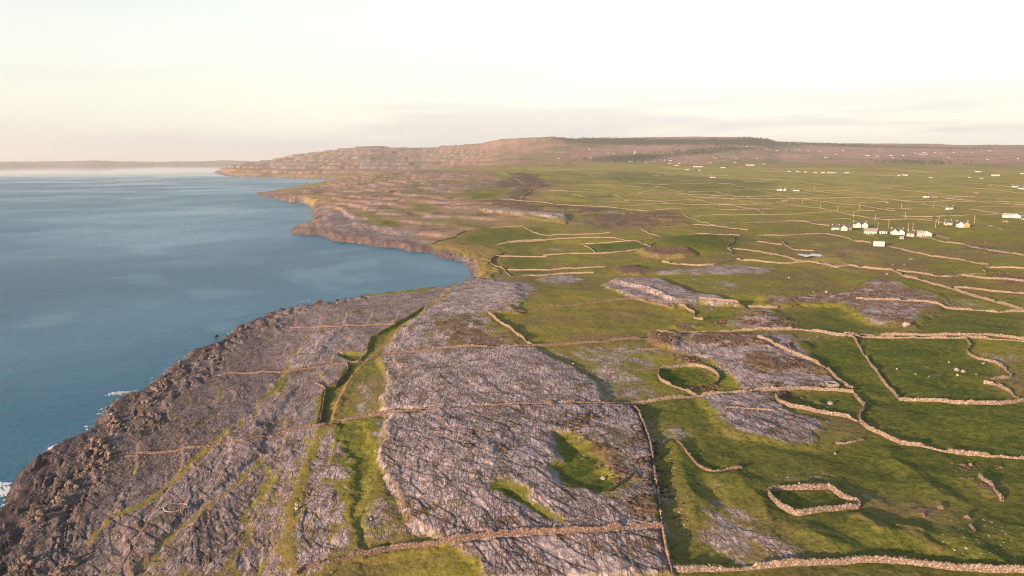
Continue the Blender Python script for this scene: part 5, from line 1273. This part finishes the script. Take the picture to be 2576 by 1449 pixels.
def put_rock(name, c, size, mat, sink=.25, k=None, base=None):
    m0 = RM[random.randrange(8) if k is None else k]
    key = (m0.name, mat.name)
    if key not in RMC:
        mm = m0.copy(); mm.materials.append(mat); RMC[key] = mm
    o = bpy.data.objects.new(name, RMC[key]); C.objects.link(o)
    z = float(gz(c[0], c[1])) if base is None else base
    o.location = (c[0], c[1], z + size * (.5 - sink) * .7)
    o.scale = (size,) * 3; o.rotation_euler = (random.uniform(-.3, .3), random.uniform(-.3, .3), random.uniform(0, 6.28))
    return o
RMC = {}
for i, b in enumerate(BOULD):
    mat = M_RED if any(w in b[4] for w in ('brown boulder', 'red', 'ochre', 'brownish')) else M_STONE
    o = put_rock('boulder', PT[('boulder', i)].xy[0], b[3] * .85, mat, .15); tag(o, b[4], 'boulder')
M_SHORE = stone_mat('shore_boulder', (.15, .12, .11), (.36, .29, .25), (.22, .15, .11))
for (px_, py_), hw_ in zip(PT['shore'].xy, SHW):
    if coast_d(np.array([px_]), np.array([py_]))[0] < 3: continue
    o = put_rock('shore_boulder', (px_, py_), float(np.clip(rng.lognormal(.3, .4), .8, 3.0)), M_SHORE, .2)
    tag(o, 'angular shore boulder in the ' + HEAP[hw_], 'boulder', 'boulders of the ' + HEAP[hw_])
M_DARKROCK = stone_mat('dark_rock', (.07, .055, .05), (.16, .12, .10), (.05, .04, .04))
for i, (a, b, sz) in enumerate(RK):
    o = put_rock('sea_rock', PT['rocks'].xy[i], sz, M_DARKROCK, .35, base=.2)
    tag(o, 'dark rock at the water edge of the near headland', 'rock', 'dark rocks at the foot of the near headland')
for i, lab in enumerate(['small dark rock awash off the left shore', 'ochre faced block at the cliff edge', 'square dark cliff block jutting over the sea', 'dark slab lying behind the square cliff block', 'dark pointed slab at the cliff edge']):
    o = put_rock('cliff_block', PT['stack'].xy[i], 3.2 if i else 2.4, M_DARKROCK, .35, base=.3 if i == 0 else None); tag(o, lab, 'rock')
# cairn of piled stones
c = PT['cairn'].xy[0]
cr = bpy.data.objects.new('cairn', None); C.objects.link(cr); cr.location = (c[0], c[1], float(gz(*c))); tag(cr, 'narrow stone cairn casting a long shadow over the grey pavement', 'cairn')
for k in range(16):
    ly = k // 4; a = k * 2.4
    o = bpy.data.objects.new('stone', RM[k % 8]); 
    if not RM[k % 8].materials: RM[k % 8].materials.append(M_STONE)
    C.objects.link(o); o.parent = cr; rr_ = .42 * (1 - ly * .22)
    o.location = (rr_ * math.cos(a), rr_ * math.sin(a), .25 + ly * .5); o.scale = (.95 - ly * .12,) * 3; o.rotation_euler = (a, a * .3, a * 2)
# ring of stones on the shore pavement
rp = PT['ring'].xy; rp = np.concatenate([rp, rp[:1]])
sg = np.hypot(*np.diff(rp, axis=0).T); Ls = np.concatenate([[0], np.cumsum(sg)]); cc = rp.mean(0)
rt = bpy.data.objects.new('stone_ring', None); C.objects.link(rt); rt.location = (cc[0], cc[1], float(gz(*cc))); tag(rt, 'oval ring of small stones laid on the fissured shore pavement', 'stone ring')
for k, q in enumerate(np.arange(0, Ls[-1], .62)):
    a = np.interp(q, Ls, rp[:, 0]); b = np.interp(q, Ls, rp[:, 1])
    o = bpy.data.objects.new('stone', RM[k % 8]); C.objects.link(o); o.parent = rt
    o.location = (a - cc[0], b - cc[1], float(gz(a, b)) - rt.location.z + .15); o.scale = (.6,) * 3; o.rotation_euler = (0, 0, k)
# pools
t = MT('pool_water', .05, .5); t.color((.10, .14, .18)); M_POOL = t.m
for key, lab in (('pool', 0), ('pool2', 1)):
    p = PT[key].xy; c = p.mean(0); z = max(float(gz(a, b)) for a, b in p) + .12
    v = [(a - c[0], b - c[1], 0) for a, b in p]
    me = bpy.data.meshes.new('pool_water'); me.from_pydata(v, [], [tuple(range(len(v)))])
    o = link_mesh('pool_water', me, M_POOL); o.location = (c[0], c[1], z); tag(o, kind='structure')
# field gate, little metal frame, paddock fence
M_METAL = simple_mat('galvanised_metal', (.20, .20, .20), .6)
g = PT['gate'].xy; c = g.mean(0); l = float(np.hypot(*(g[1] - g[0])))
gt = bpy.data.objects.new('field_gate', None); C.objects.link(gt); gt.location = (c[0], c[1], float(gz(*c))); gt.rotation_euler = (0, 0, math.atan2(g[1][1] - g[0][1], g[1][0] - g[0][0]))
tag(gt, 'grey metal field gate between the lane walls', 'gate')
for s_g in (-1, 1): link_mesh('post', pymesh('post', box(s_g * l / 2 - .1, s_g * l / 2 + .1, -.1, .1, -.3, 1.5)), M_POLE, gt)
for k in range(5): link_mesh('rail', pymesh('rail', box(-l / 2 + .12, l / 2 - .12, -.04, .04, .25 + k * .25, .33 + k * .25)), M_METAL, gt)
c = PT['frame'].xy[0]
fr = bpy.data.objects.new('sheep_pen', None); C.objects.link(fr); fr.location = (c[0], c[1], float(gz(*c))); tag(fr, 'small pale metal pen at the right end of the scrubby pavement', 'pen')
for k, (a, b, cc_, dd_) in enumerate([(-2, 2, -2, -1.85), (-2, 2, 1.85, 2), (-2, -1.85, -1.85, 1.85), (1.85, 2, -1.85, 1.85)]):
    link_mesh('panel', pymesh('panel', box(a, b, cc_, dd_, -.4, 1.1)), M_METAL, fr)
fp = FENCE.xy
ft = bpy.data.objects.new('paddock_fence', None); C.objects.link(ft); ft.location = (fp[1][0], fp[1][1], float(gz(*fp[1]))); tag(ft, 'light green paddock fence bent at a corner below the farmhouses', 'fence')
M_GF = simple_mat('green_fence', (.10, .14, .06))
for (A_, B_) in ((fp[0], fp[1]), (fp[1], fp[2])):
    n = max(int(np.hypot(*(B_ - A_)) / 6), 2)
    P_ = [A_ + (B_ - A_) * k / n for k in range(n + 1)]; Zs = [float(gz(*p)) for p in P_]
    V, F = [], []
    for k, (p, zz) in enumerate(zip(P_, Zs)):
        q = p - fp[1]; z0 = zz - ft.location.z
        link_mesh('post', pymesh('post', (tf(box(-.08, .08, -.08, .08, -.3, 1.3)[0], q[0], q[1], z0), box(0, 1, 0, 1, 0, 1)[1])), M_GF, ft)
        for h_ in (.3, 1.15): V += [(q[0], q[1], z0 + h_), (q[0] + .05, q[1] + .05, z0 + h_)]
    for k in range(n):
        a = k * 4; b = a + 4; F += [(a, b, b + 2, a + 2), (a + 1, a + 3, b + 3, b + 1)]
    me = bpy.data.meshes.new('netting'); me.from_pydata(V, [], F); link_mesh('netting', me, M_GF, ft)

# ------------------------------------------------------------------ uncountable things, each kind one object of real geometry
P_ = np.concatenate([PT[('ls', i)].xy for i in range(len(LANDSTONES))])
scatter('loose_stones', IV * [1.3, 1, .55], IF, P_, np.clip(rng.lognormal(-.35, .5, len(P_)), .45, 2.0) * np.clip(np.hypot(P_[:, 0], P_[:, 1]) / 400, .7, 1.6), M_STONE, .2)
# rubble over the dark shore
P_ = []
q = PT['shore'].xy
for k in range(22): P_.append(q + rng.normal(0, 2.2 + k * .35, q.shape))
P_ = np.concatenate(P_); dd_ = coast_d(P_[:, 0], P_[:, 1]); P_ = P_[(dd_ > 7) & (dd_ < 75)]
scatter('shore_rubble', IV * [1.3, .9, .7], IF, P_, np.clip(rng.lognormal(-.75, .45, len(P_)), .2, 1.2), M_SHORE, .1)
M_SCRUB = MT('scrub_leaves', .95, .1); M_SCRUB.color(M_SCRUB.mix(M_SCRUB.rng(M_SCRUB.noise(.5, 4, .7), .35, .65), (.055, .040, .032), (.17, .115, .085))); M_SCRUB.bump(M_SCRUB.noise(2.5, 4, .7), .6); M_SCRUB = M_SCRUB.m
P_ = np.concatenate([PT[('bush', i)].xy for i in range(len(BUSH))])
P3 = np.concatenate([P_ + rng.normal(0, 3.0, P_.shape) for _ in range(9)]); n3 = fbm(P3[:, 0] / 9, P3[:, 1] / 9, 3, 300); P3 = P3[n3 > .02]
scatter('scrub', IV * [1.2, 1, .6], IF, P3, rng.lognormal(0, .4, len(P3)) * .85, M_SCRUB, .05, asp=(.8, 1.6))
t = MT('conifer_needles', .95, .1); t.color(t.mix(t.noise(.01, 3), (.065, .075, .055), (.11, .11, .08))); M_FOR = t.m
cone_v = np.array([(math.cos(k * 2.094), math.sin(k * 2.094), 0) for k in range(3)] + [(0, 0, 3.2)]) * .5
cone_f = [(0, 1, 3), (1, 2, 3), (2, 0, 3)]
P_ = np.concatenate([PT[('forest', i)].xy for i in range(len(FOREST))]); P_ = P_[np.hypot(P_[:, 0], P_[:, 1]) < 11500]
P3 = np.concatenate([P_ + rng.normal(0, 1, P_.shape) * np.array([110, 110]) for _ in range(4)])
scatter('conifer_forest', cone_v, cone_f, P3, rng.uniform(6, 11, len(P3)), M_FOR, .1)
t = MT('sea_foam', .8, .2); t.color((.75, .78, .80)); M_FOAM = t.m
for i, (s, poly, n, sz) in enumerate(FOAM):
    P_ = PT[('foam', i)].xy; sel = coast_d(P_[:, 0], P_[:, 1]) < 1; P_ = P_[sel]
    if not len(P_): continue
    hexv = np.array([(math.cos(k * 1.047) * .5, math.sin(k * 1.047) * .5, 0) for k in range(6)]); hexf = [(0, 1, 2), (0, 2, 3), (0, 3, 4), (0, 4, 5)]
    scatter('surf', hexv, hexf, P_, rng.uniform(.15, .75, len(P_)) * sz, M_FOAM, 0, zs=np.full(len(P_), .06) + rng.uniform(0, .03, len(P_)), asp=(1.0, 3.5))
# thin broken wash of foam along the near shore
V_ = coast[6:60]; sg = np.hypot(*np.diff(V_, axis=0).T); Ls = np.concatenate([[0], np.cumsum(sg)]); q = np.arange(0, Ls[-1], .5)
fx_ = np.interp(q, Ls, V_[:, 0]); fy_ = np.interp(q, Ls, V_[:, 1]); on = pn(q / 18, q * 0 + 3.3, 400) > .05
P_ = np.concatenate([np.stack([fx_[on], fy_[on]], 1) + rng.normal(0, 2.2, (on.sum(), 2)) + np.array([-2.5, 1.5]) for _ in range(2)])
scatter('surf', hexv, hexf, P_, rng.lognormal(-.9, .5, len(P_)), M_FOAM, 0, zs=np.full(len(P_), .07) + rng.uniform(0, .03, len(P_)), asp=(1.0, 3.5))
